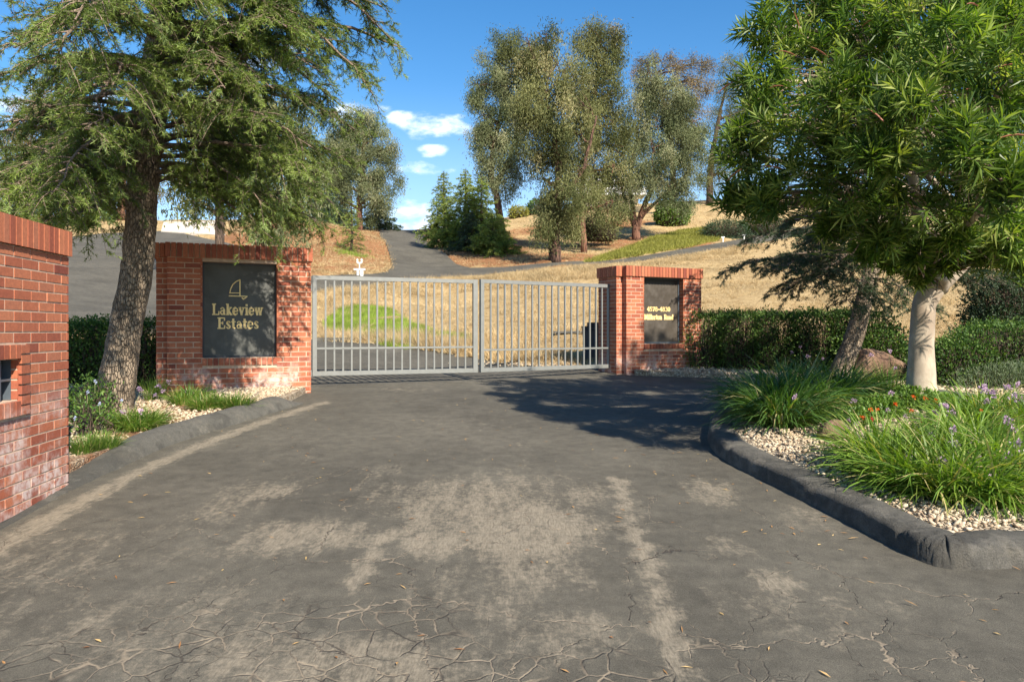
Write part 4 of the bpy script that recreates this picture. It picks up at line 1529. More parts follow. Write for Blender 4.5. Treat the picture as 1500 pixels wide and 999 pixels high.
LIMBS = [  # y on trunk, end px, py, D, radius, arch
    (85, 440, 62, 7.1, .055, .05), (105, 420, 20, 6.9, .05, .0), (118, 365, 85, 7.0, .05, .1), (60, 585, 70, 8.8, .05, .35), (20, 560, 10, 8.6, .045, .35), (-60, 600, -40, 9.2, .05, .3),
    (-90, 575, 60, 8.4, .05, .55), (-20, 540, 130, 7.3, .04, .5), (40, 505, 160, 8.8, .04, .4), (150, 455, 215, 7.4, .035, .35), (130, 480, 160, 9.4, .035, .3), (250, 420, 300, 7.6, .032, .35), 
    (268, 445, 305, 8.6, .028, .35), (200, 470, 262, 9.2, .03, .3), (235, 440, 240, 7.0, .03, .3), (180, 400, 180, 6.2, .035, .3),
    (170, 20, 178, 6.9, .045, .15), (190, 45, 240, 5.8, .035, .3), (258, 55, 268, 7.6, .035, .1), (285, 5, 315, 6.6, .03, .25), (100, -40, 130, 6.0, .04, .3), (60, 20, 70, 5.2, .04, .35), (20, 80, 95, 4.7, .04, .4),
    (-50, 110, 30, 4.6, .04, .45), (-80, -30, 10, 5.5, .04, .4), (245, 95, 318, 6.0, .03, .3), (150, 160, 130, 5.0, .035, .35), (110, 120, 190, 5.2, .03, .35), (275, 130, 335, 8.6, .03, .25), (230, 20, 300, 8.4, .03, .3),
    (140, -60, 230, 7.4, .035, .3), (-30, 190, 20, 5.2, .035, .45), (-40, 400, -10, 6.2, .04, .4), (50, 330, 130, 5.9, .035, .4), (200, 150, 230, 9.6, .03, .25), (120, 60, 140, 9.6, .035, .3),
    (80, 330, 60, 10.0, .035, .3), (160, 330, 190, 9.8, .03, .3), (0, 200, -20, 9.8, .03, .3), (30, 255, -20, 5.0, .04, .3), (290, -30, 290, 5.4, .025, .3),
    (-140, 560, -40, 8.0, .04, .45), (-160, 330, -60, 5.8, .04, .45), (-180, 60, -70, 5.6, .04, .4), (-150, -60, -40, 7.6, .04, .3), (-220, 420, -110, 9.0, .04, .3), (-240, 150, -120, 9.2, .04, .3), (-260, 300, -200, 5.8, .035, .3),
    (70, 530, 100, 9.4, .035, .35), (170, 75, 285, 5.4, .03, .35), (210, -50, 300, 5.9, .03, .3), (212, 505, 235, 9.6, .025, .3),
          (-120, 420, -250, 5.9, .04, .3), (-200, 480, -330, 5.7, .04, .3), (-160, 350, -240, 6.1, .035, .3), (-130, 510, -190, 6.4, .04, .3), (-260, 420, -430, 5.7, .035, .3), (-200, 300, -330, 5.3, .035, .3), (-60, 470, -110, 6.2, .035, .35),
          (255, 30, 300, 8.6, .03, .25), (265, 110, 322, 7.0, .03, .25), (240, -40, 290, 7.6, .035, .25), (225, 60, 250, 9.0, .03, .25), (280, 70, 340, 7.8, .028, .25), (250, -20, 230, 8.6, .03, .25), (210, -30, 200, 6.4, .035, .3), (160, 60, 160, 7.8, .035, .25), (200, 120, 230, 6.8, .03, .3),
          (240, 470, 330, 8.2, .028, .3), (220, 490, 300, 8.8, .03, .35), (255, 400, 350, 7.4, .024, .3), (185, 500, 230, 8.6, .03, .35), (140, 520, 190, 9.0, .035, .4), (90, 400, 130, 6.4, .035, .3), (40, 460, 100, 7.0, .035, .3), (-10, 420, 40, 6.0, .04, .35), (-60, 376, -95, 6.0, .035, .3), (-50, 492, -76, 6.2, .035, .3), (-20, 400, -40, 6.5, .035, .3), (225, 432, 322, 8.4, .03, .45), (240, 412, 322, 8.6, .028, .45), (205, 455, 270, 8.0, .03, .4), (215, 385, 300, 7.2, .028, .4), (-100, 440, -150, 6.1, .035, .3), (-40, 350, 60, 6.2, .035, .3), (-30, 430, 20, 6.3, .03, .3), (-130, 330, -130, 6.0, .03, .3)]
for py, ex, ey, D, r0, arch in LIMBS:
    s = tz(py)
    limb(lw, lf, s, P(ex, ey, D), g, arch=arch, r0=r0 * 1.05, per=22, nl=.042, nw=.0062, tint=.5 + g.normal(0, .1), sec_step=.098, ter_step=.045, sec_len=.64, droop=.6, ter_len=.15)
w.build('trunk', m_bark_cedar, cedar, smooth=True)
lw.build('limbs', m_bark_limb, cedar, smooth=True)
lf.build('foliage', m_cedar, cedar)


# ---- leaning conifer behind the pale trunk ---------------------------------------
g = np.random.default_rng(31)
D = 11.6
pts = [P(1228, 562, D), P(1236, 535, D), P(1252, 490, D), P(1268, 430, D), P(1281, 370, D), P(1295, 300, D), P(1310, 200, D), P(1325, 90, D), P(1335, -20, D)]
ct = thing('leaning_conifer', 'dark conifer leaning right between the clipped hedge and the boulder', 'tree', pts[0])
w = Acc()
pp = spline(pts, 36)
tube(w, pp, np.interp(np.linspace(0, 1, 36), np.linspace(0, 1, 9), [.25, .18, .15, .135, .125, .115, .10, .08, .04]), 14, wob=.04, seed=7)
lw, lf = Acc(), Acc()
for k_, ex, ey, dD, r0 in ((.50, 1062, 398, 0, .035), (.47, 1135, 432, -.8, .03), (.52, 1195, 420, -1.6, .03), (.55, 1095, 352, .8, .035), (.45, 1240, 452, -1.2, .025), (.56, 1165, 322, -1.8, .03), (.5, 1430, 415, 0, .035),
                           (.47, 1485, 425, .8, .035), (.55, 1500, 372, -.6, .03), (.45, 1370, 462, -1.0, .02), (.6, 1120, 300, .3, .03), (.62, 1440, 330, .6, .03), (.66, 1150, 260, 0, .03), (.7, 1430, 270, 0, .03),
                           (.75, 1180, 200, .4, .03), (.8, 1420, 160, 0, .03), (.85, 1220, 110, 0, .03), (.58, 1330, 380, -2.0, .03), (.6, 1290, 330, 2.0, .03), (.7, 1300, 240, 2.2, .03), (.53, 1350, 400, 1.8, .03), (.5, 1170, 372, 1.6, .03), (.48, 1140, 395, -1.3, .03), (.54, 1210, 345, -2.2, .03)):
    s = pp[int(k_ * 35)]
    limb(lw, lf, s, P(ex, ey, D + dD), g, arch=.25, r0=r0, per=20, nl=.048, nw=.009, tint=.5, sec_step=.09, sec_len=.75, ter_step=.06)
w.build('trunk', m_bark_cedar, ct, smooth=True)
lw.build('limbs', m_bark_limb, ct, smooth=True)
lf.build('foliage', m_conif_dark, ct)


# ---- oleander like broadleaf tree at the right -----------------------------------
def rosettes(acc, O, A, g, n_leaf=16, L=.145, Wd=.0175, t=None, spread=(30, 75), shoot=.11):
    N = len(O)
    A = nrm(A)
    ref = nrm(np.cross(A, g.normal(size=(N, 3))))
    b = np.cross(A, ref)
    i = np.repeat(np.arange(N), n_leaf)
    k = np.tile(np.arange(n_leaf), N)
    ang = k * 2.399 + g.uniform(0, .6, len(k))
    h = k / n_leaf
    el = np.radians(spread[1] + (spread[0] - spread[1]) * h + g.normal(0, 8, len(k)))
    out = np.cos(ang)[:, None] * ref[i] + np.sin(ang)[:, None] * b[i]
    d = np.cos(el)[:, None] * A[i] + np.sin(el)[:, None] * out
    d[:, 2] -= .08
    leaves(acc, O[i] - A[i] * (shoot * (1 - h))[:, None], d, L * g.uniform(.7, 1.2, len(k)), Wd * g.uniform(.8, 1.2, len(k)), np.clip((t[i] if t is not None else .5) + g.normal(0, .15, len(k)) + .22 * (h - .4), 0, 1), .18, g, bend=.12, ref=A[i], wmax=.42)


def oleander(name, label, stems, lobes, seed, dens=30, n_leaf=16, pods=60):
    g = np.random.default_rng(seed)
    o = thing(name, label, 'tree', stems[0][0][0])
    w = Acc()
    ap = []
    for pts, rad in stems:
        pp = spline(pts, 26)
        rr = np.interp(np.linspace(0, 1, 26), np.linspace(0, 1, len(rad)), rad)
        tube(w, pp, rr, 16, wob=.03, seed=seed)
        ap += list(zip(pp, rr))
    AP = np.array([p for p, _ in ap])
    AR = np.array([r_ for _, r_ in ap])
    lw, lf = Acc(), Acc()
    for c, r in lobes:
        c = np.asarray(c)
        r = np.broadcast_to(np.asarray(r, float), (3,))
        k = int((np.linalg.norm(AP - c, axis=1) + np.where(AP[:, 2] > c[2], 1.5, 0)).argmin())
        s = AP[k]
        q = bez(s, (s + c) / 2 + g.normal(0, .1, 3), c, 9)
        tube(w, q, np.linspace(min(.05, AR[k] * .7), .016, 9), 6)
        n = max(30, int(4.19 * r.prod() ** .8 * dens))
        u = rand_unit(g, n)
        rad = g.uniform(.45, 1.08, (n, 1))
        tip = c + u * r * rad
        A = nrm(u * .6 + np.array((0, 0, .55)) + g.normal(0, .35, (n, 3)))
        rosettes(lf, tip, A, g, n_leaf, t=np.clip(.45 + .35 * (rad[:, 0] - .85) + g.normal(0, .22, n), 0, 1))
        st = q[g.integers(3, 9, n)]
        md = (st + tip) / 2 + g.normal(0, .06, (n, 3)) - np.array((0, 0, .05))
        sel = g.random(n) < .55
        sticks(lw, st[sel], md[sel], .007, .0045)
        sticks(lw, md[sel], tip[sel], .0045, .0025)
    w.build('trunk', m_bark_pale, o, smooth=True)
    lw.build('twigs', m_bark_limb, o)
    lf.build('foliage', m_oleander, o)
    if pods:
        for c, r in lobes:
            n = max(1, pods // len(lobes))
            u = rand_unit(g, n)
            u[:, 1] = -np.abs(u[:, 1])
            p = np.asarray(c) + u * np.asarray(r) * 1.02
            for j in range(n):
                d = nrm(g.normal(size=3) * np.array((1, 1, .5)))
                a = Acc()
                q = bez(p[j], p[j] + d * .08 + (0, 0, .02), p[j] + d * .15, 4)
                tube(a, q, (.004, .006, .005, .002), 4, cap=False)
                a.build('seed_pod', m_pod, o)
    return o


m_pod = plain('brown_seed_pod', (.26, .09, .045), .6, var=.3)
D = 7.6
b0 = P(1352, 592, D)
stems = [([b0, P(1349, 560, D), P(1350, 500, D), P(1352, 450, D), P(1358, 420, D), P(1364, 380, D - .1), P(1345, 320, D - .3), P(1335, 240, D - .6), P(1325, 120, D - .9)], [.185, .138, .118, .110, .09, .065, .055, .04, .025]),
         ([P(1352, 455, D), P(1372, 425, D), P(1400, 398, D), P(1432, 365, D), P(1470, 320, 7.4), P(1520, 240, 7.2), P(1540, 120, 7.0)], [.095, .08, .072, .064, .055, .045, .025]),
         ([P(1378, 425, D), P(1388, 380, 7.3), P(1402, 320, 6.9), P(1410, 240, 6.5), P(1425, 120, 6.2)], [.07, .055, .045, .035, .02])]
LOB = [(1128, 40, 44, 6.3), (1190, 20, 75, 6.6), (1118, 120, 45, 6.2), (1108, 175, 48, 6.1), (1085, 225, 40, 6.1), (1180, 110, 75, 6.3), (1185, 200, 80, 5.9), (1270, 60, 90, 6.2), (1370, 40, 95, 6.0), (1470, 60, 95, 6.0), (1260, 170, 85, 5.8), (1345, 170, 85, 5.6), (1440, 180, 85, 5.5),
       (1155, 275, 50, 6.1), (1240, 275, 65, 5.9), (1340, 275, 62, 5.8), (1445, 275, 66, 5.7), (1290, 335, 36, 6.2), (1225, 325, 34, 6.5), (1478, 340, 42, 6.2), (1340, 365, 24, 6.4), (1400, 340, 32, 6.2), (1115, 285, 34, 6.4), (1290, -40, 90, 6.5),
       (1400, -50, 100, 6.5), (1190, -60, 70, 6.8), (1540, 130, 110, 6.4), (1540, 280, 80, 6.4), (1300, 90, 90, 7.6), (1420, 120, 100, 7.8), (1210, 170, 80, 7.4), (1330, 250, 60, 7.6), (1200, 60, 70, 7.6), (1240, 290, 50, 7.4), (1330, 150, 62, 4.9), (1425, 205, 66, 4.6), (1470, 262, 52, 4.6), (1290, 215, 50, 5.0), (1385, 70, 70, 5.0), (1480, 120, 70, 4.8), (1235, 130, 50, 5.3), (1450, 260, 70, 7.6),
       (1072, 285, 24, 6.5), (1480, -10, 90, 7.0), (1560, -60, 110, 7.2), (1640, 60, 110, 7.2), (1640, -160, 120, 7.4), (1530, -120, 90, 7.2), (1720, 60, 120, 7.4), (1500, 380, 30, 6.4), (1347, 398, 22, 7.2), (1388, 372, 28, 7.0), (1310, 372, 24, 7.2), (1442, 362, 34, 6.9), (1270, 360, 24, 7.2)]
lobs = []
for q in LOB:
    q = list(q)
    q[3] -= .2
    p, r = LP(*q)
    lobs.append((p, r))
oleander('oleander_tree', 'leafy tree with a smooth pale forked trunk in the flower island', stems, lobs, 77, dens=88, n_leaf=18, pods=45)



# ------------------------------------------------------------------ gum trees on the hill
def hb(px, D):
    w_ = W(px, D)
    return np.array((w_[0], w_[1], h1(*w_)))


def gum(name, label, D, trunks, lobes, leafmat, bark, seed, group=None, **kw):
    tr = []
    for pts, rad in trunks:
        q = [P(x_, y_, D + (dd[0] if dd else 0)) for x_, y_, *dd in pts]
        tr.append((q, rad))
    b = hb(trunks[0][0][0][0], D)
    tr[0][0][0] = b
    lb = [LP(x_, y_, r_, D, dd) for x_, y_, r_, dd in lobes]
    return lobe_tree(name, label, 'tree', tr, lb, leafmat, bark, seed, group, limb_r=.16, **kw)


GK = dict(per_m3=2.3, clump_r=.50, per_clump=330, L=.165, Wd=.040, droop=.8, hang=.75, shell=.68)
gum('gum_tree', 'tall gum tree standing at the near corner of the upper lane', 34, [([(813, 383), (812, 345), (815, 300), (818, 255), (812, 200), (800, 140)], [.42, .36, .30, .24, .15, .07]),
                                          ([(816, 300), (845, 262), (858, 235), (875, 170)], [.22, .17, .13, .06])],
    [(818, 298, 32, 0), (800, 325, 14, -.6), (838, 318, 18, .3), (793, 270, 26, 0), (820, 240, 36, .5), (850, 258, 26, 0), (805, 198, 38, 0), (842, 205, 30, .8), (785, 150, 34, 0), (820, 150, 36, 0), (852, 160, 28, .6),
     (770, 105, 34, .5), (808, 96, 34, 0), (838, 104, 26, .8), (770, 66, 28, 0), (800, 62, 24, .5), (775, 185, 22, 0), (830, 280, 22, -1)],
    m_euc, m_bark_euc, 101, 'gum trees on the hill', **GK)
gum('gum_tree', 'gum tree with a reddish split limb and the highest crown of the row', 39, [([(856, 345), (852, 290), (858, 230), (868, 170), (876, 110), (880, 60)], [.28, .24, .18, .14, .09, .04])],
    [(884, 62, 26, 0), (862, 50, 20, .4), (900, 45, 12, 0), (856, 84, 28, 0), (893, 96, 26, 0), (872, 125, 32, 0), (902, 140, 22, 0), (850, 130, 24, .5), (880, 170, 32, 0), (908, 185, 20, 0), (858, 195, 28, 0), (888, 220, 30, 0), (868, 255, 24, 0),
     (900, 250, 20, 0), (875, 290, 22, 0), (898, 300, 16, 0)],
    m_euc, m_bark_red, 102, 'gum trees on the hill', **GK)
gum('gum_tree', 'gum tree leaning over the young conifers beside the lane', 46, [([(738, 330), (728, 290), (720, 262), (722, 220), (735, 160), (748, 100)], [.38, .32, .27, .22, .15, .07]),
                                                 ([(724, 275), (745, 235), (762, 180)], [.3, .2, .08])],
    [(722, 95, 22, 0), (745, 80, 30, 0), (698, 130, 16, 0), (722, 135, 30, 0), (755, 125, 30, 0), (708, 175, 22, 0), (740, 180, 32, 0), (765, 170, 28, 0), (712, 215, 22, 0), (748, 225, 28, 0), (722, 252, 22, 0), (745, 268, 20, 0), (712, 240, 16, 0), (760, 240, 18, 0), (700, 195, 12, 0)],
    m_euc_g, m_bark_euc, 103, 'gum trees on the hill', **GK)
gum('gum_tree', 'gum tree with orange forked stems behind the street number pillar', 44, [([(932, 352), (930, 330), (926, 300), (922, 270), (930, 220), (940, 160)], [.42, .34, .22, .17, .13, .06]),
                                                     ([(932, 338), (942, 305), (958, 270), (975, 230), (985, 170)], [.28, .23, .19, .14, .06]), ([(931, 335), (918, 305), (912, 280), (905, 245)], [.22, .15, .12, .05]), ([(938, 318), (968, 290), (1000, 262), (1012, 235)], [.18, .13, .10, .05])],
    [(950, 110, 22, 0), (940, 150, 30, 0), (972, 140, 30, 0), (1000, 165, 26, 0), (930, 190, 26, 0), (962, 185, 32, 0), (995, 200, 30, 0), (1018, 215, 18, 0), (925, 235, 28, -1), (955, 230, 30, -1), (985, 240, 28, 0), (1010, 255, 20, 0), (915, 275, 20, -1), (945, 268, 22, -1),
     (978, 275, 20, 0), (1000, 285, 16, 0), (905, 250, 18, 0), (1025, 180, 14, 0)],
    m_euc_g, m_bark_red, 104, 'gum trees on the hill', **GK)
GB = dict(GK)
GB.update(per_m3=1.6, per_clump=230)
gum('gum_tree', 'thin bronze leaved gum tree rising behind the forked one', 54, [([(985, 300), (985, 240), (978, 180), (965, 120), (960, 95)], [.40, .32, .24, .15, .06])],
    [(958, 92, 16, 0), (985, 90, 16, 0), (1010, 95, 17, 0), (940, 95, 12, 0), (975, 115, 20, 0), (1005, 120, 18, 0), (1030, 120, 14, 0), (1020, 150, 16, 0), (990, 145, 20, 0), (1035, 95, 10, 0), (960, 150, 20, 0), (1010, 180, 16, 0), (990, 200, 18, 0)],
    m_euc_b, m_bark_euc, 105, 'gum trees on the hill', **GB)
gum('gum_tree', 'slim dark gum tree on the skyline next to the broadleaf crown', 60, [([(1040, 293), (1041, 250), (1050, 190), (1065, 120)], [.45, .36, .26, .08])],
    [(1075, 100, 20, 0), (1062, 130, 18, 0), (1090, 130, 24, 0), (1058, 170, 18, 0), (1085, 175, 24, 0), (1060, 215, 20, 0), (1040, 232, 16, 0), (1075, 235, 22, 0), (1035, 255, 14, 0), (1060, 258, 18, 0), (1110, 170, 26, 0), (1110, 220, 26, 0)],
    m_euc, m_bark_dark, 106, 'gum trees on the hill', **GB)
# left of the lane
gum('gum_tree', 'round headed gum tree with a dark red trunk left of the lane crest', 52, [([(527, 334), (526, 300), (530, 260), (532, 210), (530, 175)], [.36, .31, .26, .18, .08])],
    [(530, 178, 26, 0), (505, 190, 24, 0), (555, 205, 24, 0), (520, 215, 30, 0), (570, 228, 18, 0), (545, 240, 28, 0), (500, 235, 30, 0), (572, 258, 18, 0), (550, 275, 24, 0), (510, 262, 24, 0), (490, 275, 26, 0), (562, 295, 16, 0), (478, 225, 26, 0), (500, 300, 18, 0), (470, 260, 28, 0), (545, 305, 16, .5)],
    m_euc_g, m_bark_red, 107, 'gum trees on the hill', **GK)
gum('weeping_gum', 'weeping grey leaved tree behind the sailboat sign pillar', 25, [([(383, 352), (385, 320), (380, 280), (385, 230), (395, 180)], [.22, .19, .16, .12, .05]), ([(383, 340), (405, 315), (420, 280), (430, 220)], [.13, .11, .08, .04])],
    [(400, 190, 40, 0), (430, 210, 34, 0), (445, 255, 32, 0), (410, 250, 38, 0), (425, 295, 28, 0), (398, 305, 24, 0), (408, 335, 14, -.5), (370, 230, 34, 0), (360, 280, 30, 0), (448, 290, 26, 0), (440, 325, 16, 0), (380, 320, 22, -.5), (385, 160, 34, 0), (430, 165, 30, 0), (380, 338, 10, 0)],
    m_euc_g, m_bark_red, 108, 'gum trees on the hill', per_m3=9, clump_r=.42, per_clump=60, L=.19, Wd=.045, droop=1.0, hang=.6)
gum('dark_trunked_tree', 'tree with a black trunk between the cedar and the weeping tree', 23, [([(322, 356), (322, 320), (318, 270), (322, 210), (326, 150)], [.24, .21, .19, .14, .06])],
    [(330, 180, 50, 0), (300, 150, 50, 0), (280, 210, 46, 0), (345, 230, 40, 0), (310, 250, 36, 0), (270, 265, 32, 0), (355, 160, 44, 0), (340, 275, 22, 0), (290, 300, 18, 0)],
    m_euc, m_bark_dark, 109, None, per_m3=8, clump_r=.42, per_clump=55, L=.19, Wd=.05, droop=.8)
for i, (bx, D_, lab, lob, mt) in enumerate((
        (70, 41, 'pale gum tree seen under the cedar boughs at the far left', [(60, 280, 40, 0), (100, 250, 40, 0), (30, 230, 44, 0), (90, 200, 44, 0), (60, 170, 36, 0), (120, 290, 26, 0), (10, 290, 34, 0)], m_euc_b),
        (178, 47, 'bushy gum tree right behind the cedar trunk', [(170, 285, 30, 0), (150, 250, 32, 0), (190, 240, 34, 0), (210, 280, 26, 0), (165, 205, 32, 0), (205, 195, 28, 0)], m_euc_b))):
    gum('gum_tree', lab, D_, [([(bx, 340), (bx, 300), (bx + 3, 250), (bx + 6, 210)], [.4, .34, .25, .08])], lob, mt, m_bark_red, 120 + i, 'gum trees on the hill', **GB)


# ------------------------------------------------------------------ conifers of christmas tree shape
def conifer(name, label, px, D, top_py, rad, seed, mat, group=None, nw=.028, nl=.11, dens=1.0, bark=None, lean=0.0):
    g = np.random.default_rng(seed)
    b = hb(px, D)
    zt_ = EYE + (HOR - top_py) / FPX * D
    H = zt_ - b[2]
    o = thing(name, label, 'tree', b, group)
    w = Acc()
    top = b + np.array((lean, 0, H))
    tube(w, [b - (0, 0, .1), b + (top - b) * .35 + (.03, 0, 0), b + (top - b) * .7, top], [.03 * H * .7 + .02, .02 * H * .7 + .015, .012 * H * .7 + .01, .006], 8)
    lf = Acc()
    n = int(H * 15 * dens) + 30
    for k in range(n):
        f = (k + g.random()) / n
        f = f ** .9
        s = b + (top - b) * (.04 + .95 * f)
        ang = k * 2.4 + g.normal(0, .3)
        r = rad * (1 - f) ** .85 * g.uniform(.65, 1.15) + .08
        e = s + np.array((math.cos(ang) * r, math.sin(ang) * r, (-.10 + .25 * f) * r + g.normal(0, .05)))
        limb(w, lf, s, e, g, arch=.15, sec_len=max(.18, .5 * r), sec_step=.13, ter_step=.12, ter_len=.2, nl=nl, nw=nw, per=9, r0=.012 + .012 * r, t0=.12, tint=.3 + .35 * f + g.normal(0, .08), droop=.4, k=4)
    w.build('trunk', bark or m_bark_dark, o)
    lf.build('foliage', mat, o)
    return o


GC = 'young conifers beside the lane'
conifer('conifer', 'young conifer leftmost of the clump beside the lane', 650, 45, 250, 1.7, 201, m_conif, GC)
conifer('conifer', 'tallest young conifer in the middle of the clump beside the lane', 682, 43, 246, 2.1, 202, m_conif, GC)
conifer('conifer', 'slender conifer in front of the leaning gum trunk', 705, 42, 258, 1.9, 203, m_conif, GC)
conifer('conifer', 'low spreading conifer rightmost of the clump beside the lane', 722, 39.5, 318, 1.7, 204, m_conif, GC, dens=1.6)
conifer('conifer', 'small front conifer low in the clump beside the lane', 690, 41, 312, 1.3, 206, m_conif_dark, GC, dens=1.4)
conifer('conifer', 'little conifer alone on the dry bank left of the lane', 515, 35, 288, .75, 205, m_conif, None, nw=.016, nl=.08)
conifer('conifer', 'dark low conifer at the foot of the round headed gum', 556, 56, 292, 1.6, 207, m_conif_dark, None, dens=1.5)
conifer('conifer', 'dark bushy conifer on the bank top beside the weeping tree', 480, 48, 285, 2.2, 208, m_conif_dark, None, dens=1.3)


# ------------------------------------------------------------------ shrubs and hedges
def shrub(name, label, cat, boxes, leafmat, g, L=.05, Wd=.024, dens=5200, group=None, core=True, origin=None, shell=.82, jit=.04, up=.25, smat=None):
    """boxes: (centre, half sizes, roundness) ; leafy surface with an inner mass of twigs"""
    c0 = np.asarray(boxes[0][0], float)
    o0 = origin if origin is not None else (c0[0], c0[1], h1(c0[0], c0[1]))
    o = thing(name, label, cat, o0, group)
    tw, lf = Acc(), Acc()
    for c, hs, ex in boxes:
        c, hs = np.asarray(c, float), np.asarray(hs, float)
        area = 2 * (4 * hs[0] * hs[1] + 4 * hs[0] * hs[2] + 4 * hs[1] * hs[2])
        n = int(area * dens / 4)
        d = rand_unit(g, n)
        # superellipsoid surface
        k = (np.abs(d[:, 0]) ** ex + np.abs(d[:, 1]) ** ex + np.abs(d[:, 2]) ** ex) ** (-1 / ex)
        u = d * k[:, None]
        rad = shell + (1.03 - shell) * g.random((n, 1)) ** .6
        bump_ = 1 + .05 * np.sin(u[:, 0:1] * hs[0] * 7 + 1) * np.sin(u[:, 2:3] * hs[2] * 9) + .04 * np.sin(u[:, 1:2] * hs[1] * 8 + u[:, 0:1] * hs[0] * 5)
        O = c + u * hs * rad * bump_ + g.normal(0, jit, (n, 3))
        A = nrm(u / hs) * .8 + g.normal(size=(n, 3)) * .7 + np.array((0, 0, up))
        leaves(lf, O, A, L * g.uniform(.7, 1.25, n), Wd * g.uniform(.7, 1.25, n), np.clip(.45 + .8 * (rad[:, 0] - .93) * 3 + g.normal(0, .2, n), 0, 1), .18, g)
        m = int(area * 90)
        bs_ = np.array((c[0], c[1], c[2] - hs[2]))
        sticks(tw, bs_[None], (np.array((c0[0], c0[1], c0[2] - np.asarray(boxes[0][1])[2])) + .001)[None], .008, .008)
        d2 = rand_unit(g, m)
        k2 = (np.abs(d2[:, 0]) ** ex + np.abs(d2[:, 1]) ** ex + np.abs(d2[:, 2]) ** ex) ** (-1 / ex)
        e = c + d2 * k2[:, None] * hs * .92
        s = np.stack([c[0] + (e[:, 0] - c[0]) * .75, c[1] + (e[:, 1] - c[1]) * .6, np.full(m, c[2] - hs[2])], -1)
        md = (s + e) / 2 + g.normal(0, .05, (m, 3))
        sticks(tw, s, md, .009, .006)
        sticks(tw, md, e, .006, .0025)
    tw.build('stems', smat or m_bark_dark, o)
    lf.build('foliage', leafmat, o)
    return o


gh = np.random.default_rng(41)
# clipped hedge right of the number pillar: follows the back of the bed
hz0 = h1(5.2, 13.0)
A0, A1 = np.array((3.75, 13.45)), np.array((6.15, 12.55))
bx = []
for t in np.linspace(0, 1, 5):
    c = A0 + (A1 - A0) * t
    bx.append(((c[0], c[1] + .1, hz0 + .02 + .50), (.52, .42, .56 + .01 * math.sin(t * 9)), 5))
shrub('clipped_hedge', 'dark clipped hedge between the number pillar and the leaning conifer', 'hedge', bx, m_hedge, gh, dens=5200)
c = P(1290, 507, 12.4)
shrub('loose_shrub', 'ragged leafy shrub above the big brown boulder', 'shrub', [((c[0], c[1], c[2] + .02), (.40, .35, .30), 2.2), ((c[0] - .45, c[1], c[2] - .15), (.35, .3, .35), 2.2), ((c[0] + .2, c[1] + .2, c[2] - .35), (.5, .4, .35), 2.2)], m_hedge, gh, L=.055, Wd=.03, dens=3800, jit=.06)
zb_ = h1(7.0, 10.8)
shrub('rounded_hedge', 'rounded green hedge at the right edge below the dark bush', 'hedge',
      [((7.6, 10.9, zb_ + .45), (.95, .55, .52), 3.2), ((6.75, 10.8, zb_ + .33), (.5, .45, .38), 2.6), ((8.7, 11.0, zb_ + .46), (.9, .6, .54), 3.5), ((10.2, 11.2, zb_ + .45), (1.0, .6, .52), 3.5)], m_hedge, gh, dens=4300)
c = P(1478, 440, 12.6)
shrub('dark_bush', 'tall nearly black bush behind the rounded hedge at the right edge', 'bush',
      [((c[0] + .1, c[1], c[2] - .3), (.75, .6, .85), 2.3), ((c[0] + 1.2, c[1] + .2, c[2] - .1), (1.0, .8, 1.1), 2.3), ((c[0] - .25, c[1] - .1, c[2] - .7), (.6, .5, .6), 2.2)], m_conif_dark, gh, L=.055, Wd=.026, dens=4300, jit=.08)
c = G(1392, 572)
shrub('small_bright_shrub', 'small lime green sapling at the foot of the rounded hedge', 'shrub', [((c[0], c[1] + .5, c[2] + .28), (.28, .2, .22), 2.0)], m_hedge_b, gh, L=.07, Wd=.035, dens=1500, jit=.05)
c = G(1470, 580)
shrub('rosemary_bush', 'low grey green feathery bush behind the back kerb', 'shrub', [((c[0] + .1, c[1] + .35, c[2] + .17), (.55, .25, .20), 2.2), ((c[0] + .6, c[1] + .35, c[2] + .2), (.6, .3, .22), 2.2)], m_sage, gh, L=.06, Wd=.009, dens=9000, jit=.05, up=.9)
# left hedge behind the cedar trunk
zl = h1(-5.4, 10.2)
shrub('clipped_hedge', 'square clipped hedge behind the cedar trunk, sunlit at its right end', 'hedge',
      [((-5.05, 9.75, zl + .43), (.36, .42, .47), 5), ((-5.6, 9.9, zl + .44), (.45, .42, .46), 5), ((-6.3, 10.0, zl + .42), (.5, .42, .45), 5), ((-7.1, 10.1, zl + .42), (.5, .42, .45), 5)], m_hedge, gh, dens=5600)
c = G(985, 332)
D = 50
c = hb(985, 50)
shrub('round_shrub', 'round bright green shrub on the dry slope under the gums', 'shrub', [((c[0], c[1], c[2] + .75), (1.15, .9, .85), 2.2), ((c[0] - .4, c[1], c[2] + 1.1), (.6, .6, .55), 2.2), ((c[0] + .5, c[1], c[2] + 1.0), (.55, .6, .5), 2.2)], m_hedge_b, gh, L=.17, Wd=.10, dens=520, jit=.08)
c = hb(763, 60)
shrub('skyline_shrub', 'small yellow green shrub on the skyline right of the conifers', 'shrub', [((c[0] - .2, c[1], c[2] + .35), (.75, .6, .5), 2.2)], m_ice, gh, L=.16, Wd=.10, dens=520, jit=.08)
c = hb(788, 61)
shrub('skyline_shrub', 'small dark green shrub on the skyline left of the tall gum', 'shrub', [((c[0], c[1], c[2] + .5), (.9, .6, .7), 2.2), ((c[0] + .9, c[1], c[2] + .7), (.7, .6, .8), 2.2)], m_hedge, gh, L=.16, Wd=.10, dens=520, jit=.08)
c = hb(868, 42)
shrub('olive_shrub', 'loose olive green shrub in the shade between the two gum trunks', 'shrub', [((c[0], c[1], c[2] + 1.1), (1.0, .8, .75), 2.2), ((c[0] + .8, c[1], c[2] + .9), (.6, .6, .6), 2.2), ((c[0] - .8, c[1], c[2] + .9), (.6, .6, .55), 2.2)], m_euc, gh, L=.16, Wd=.05, dens=420, jit=.12)
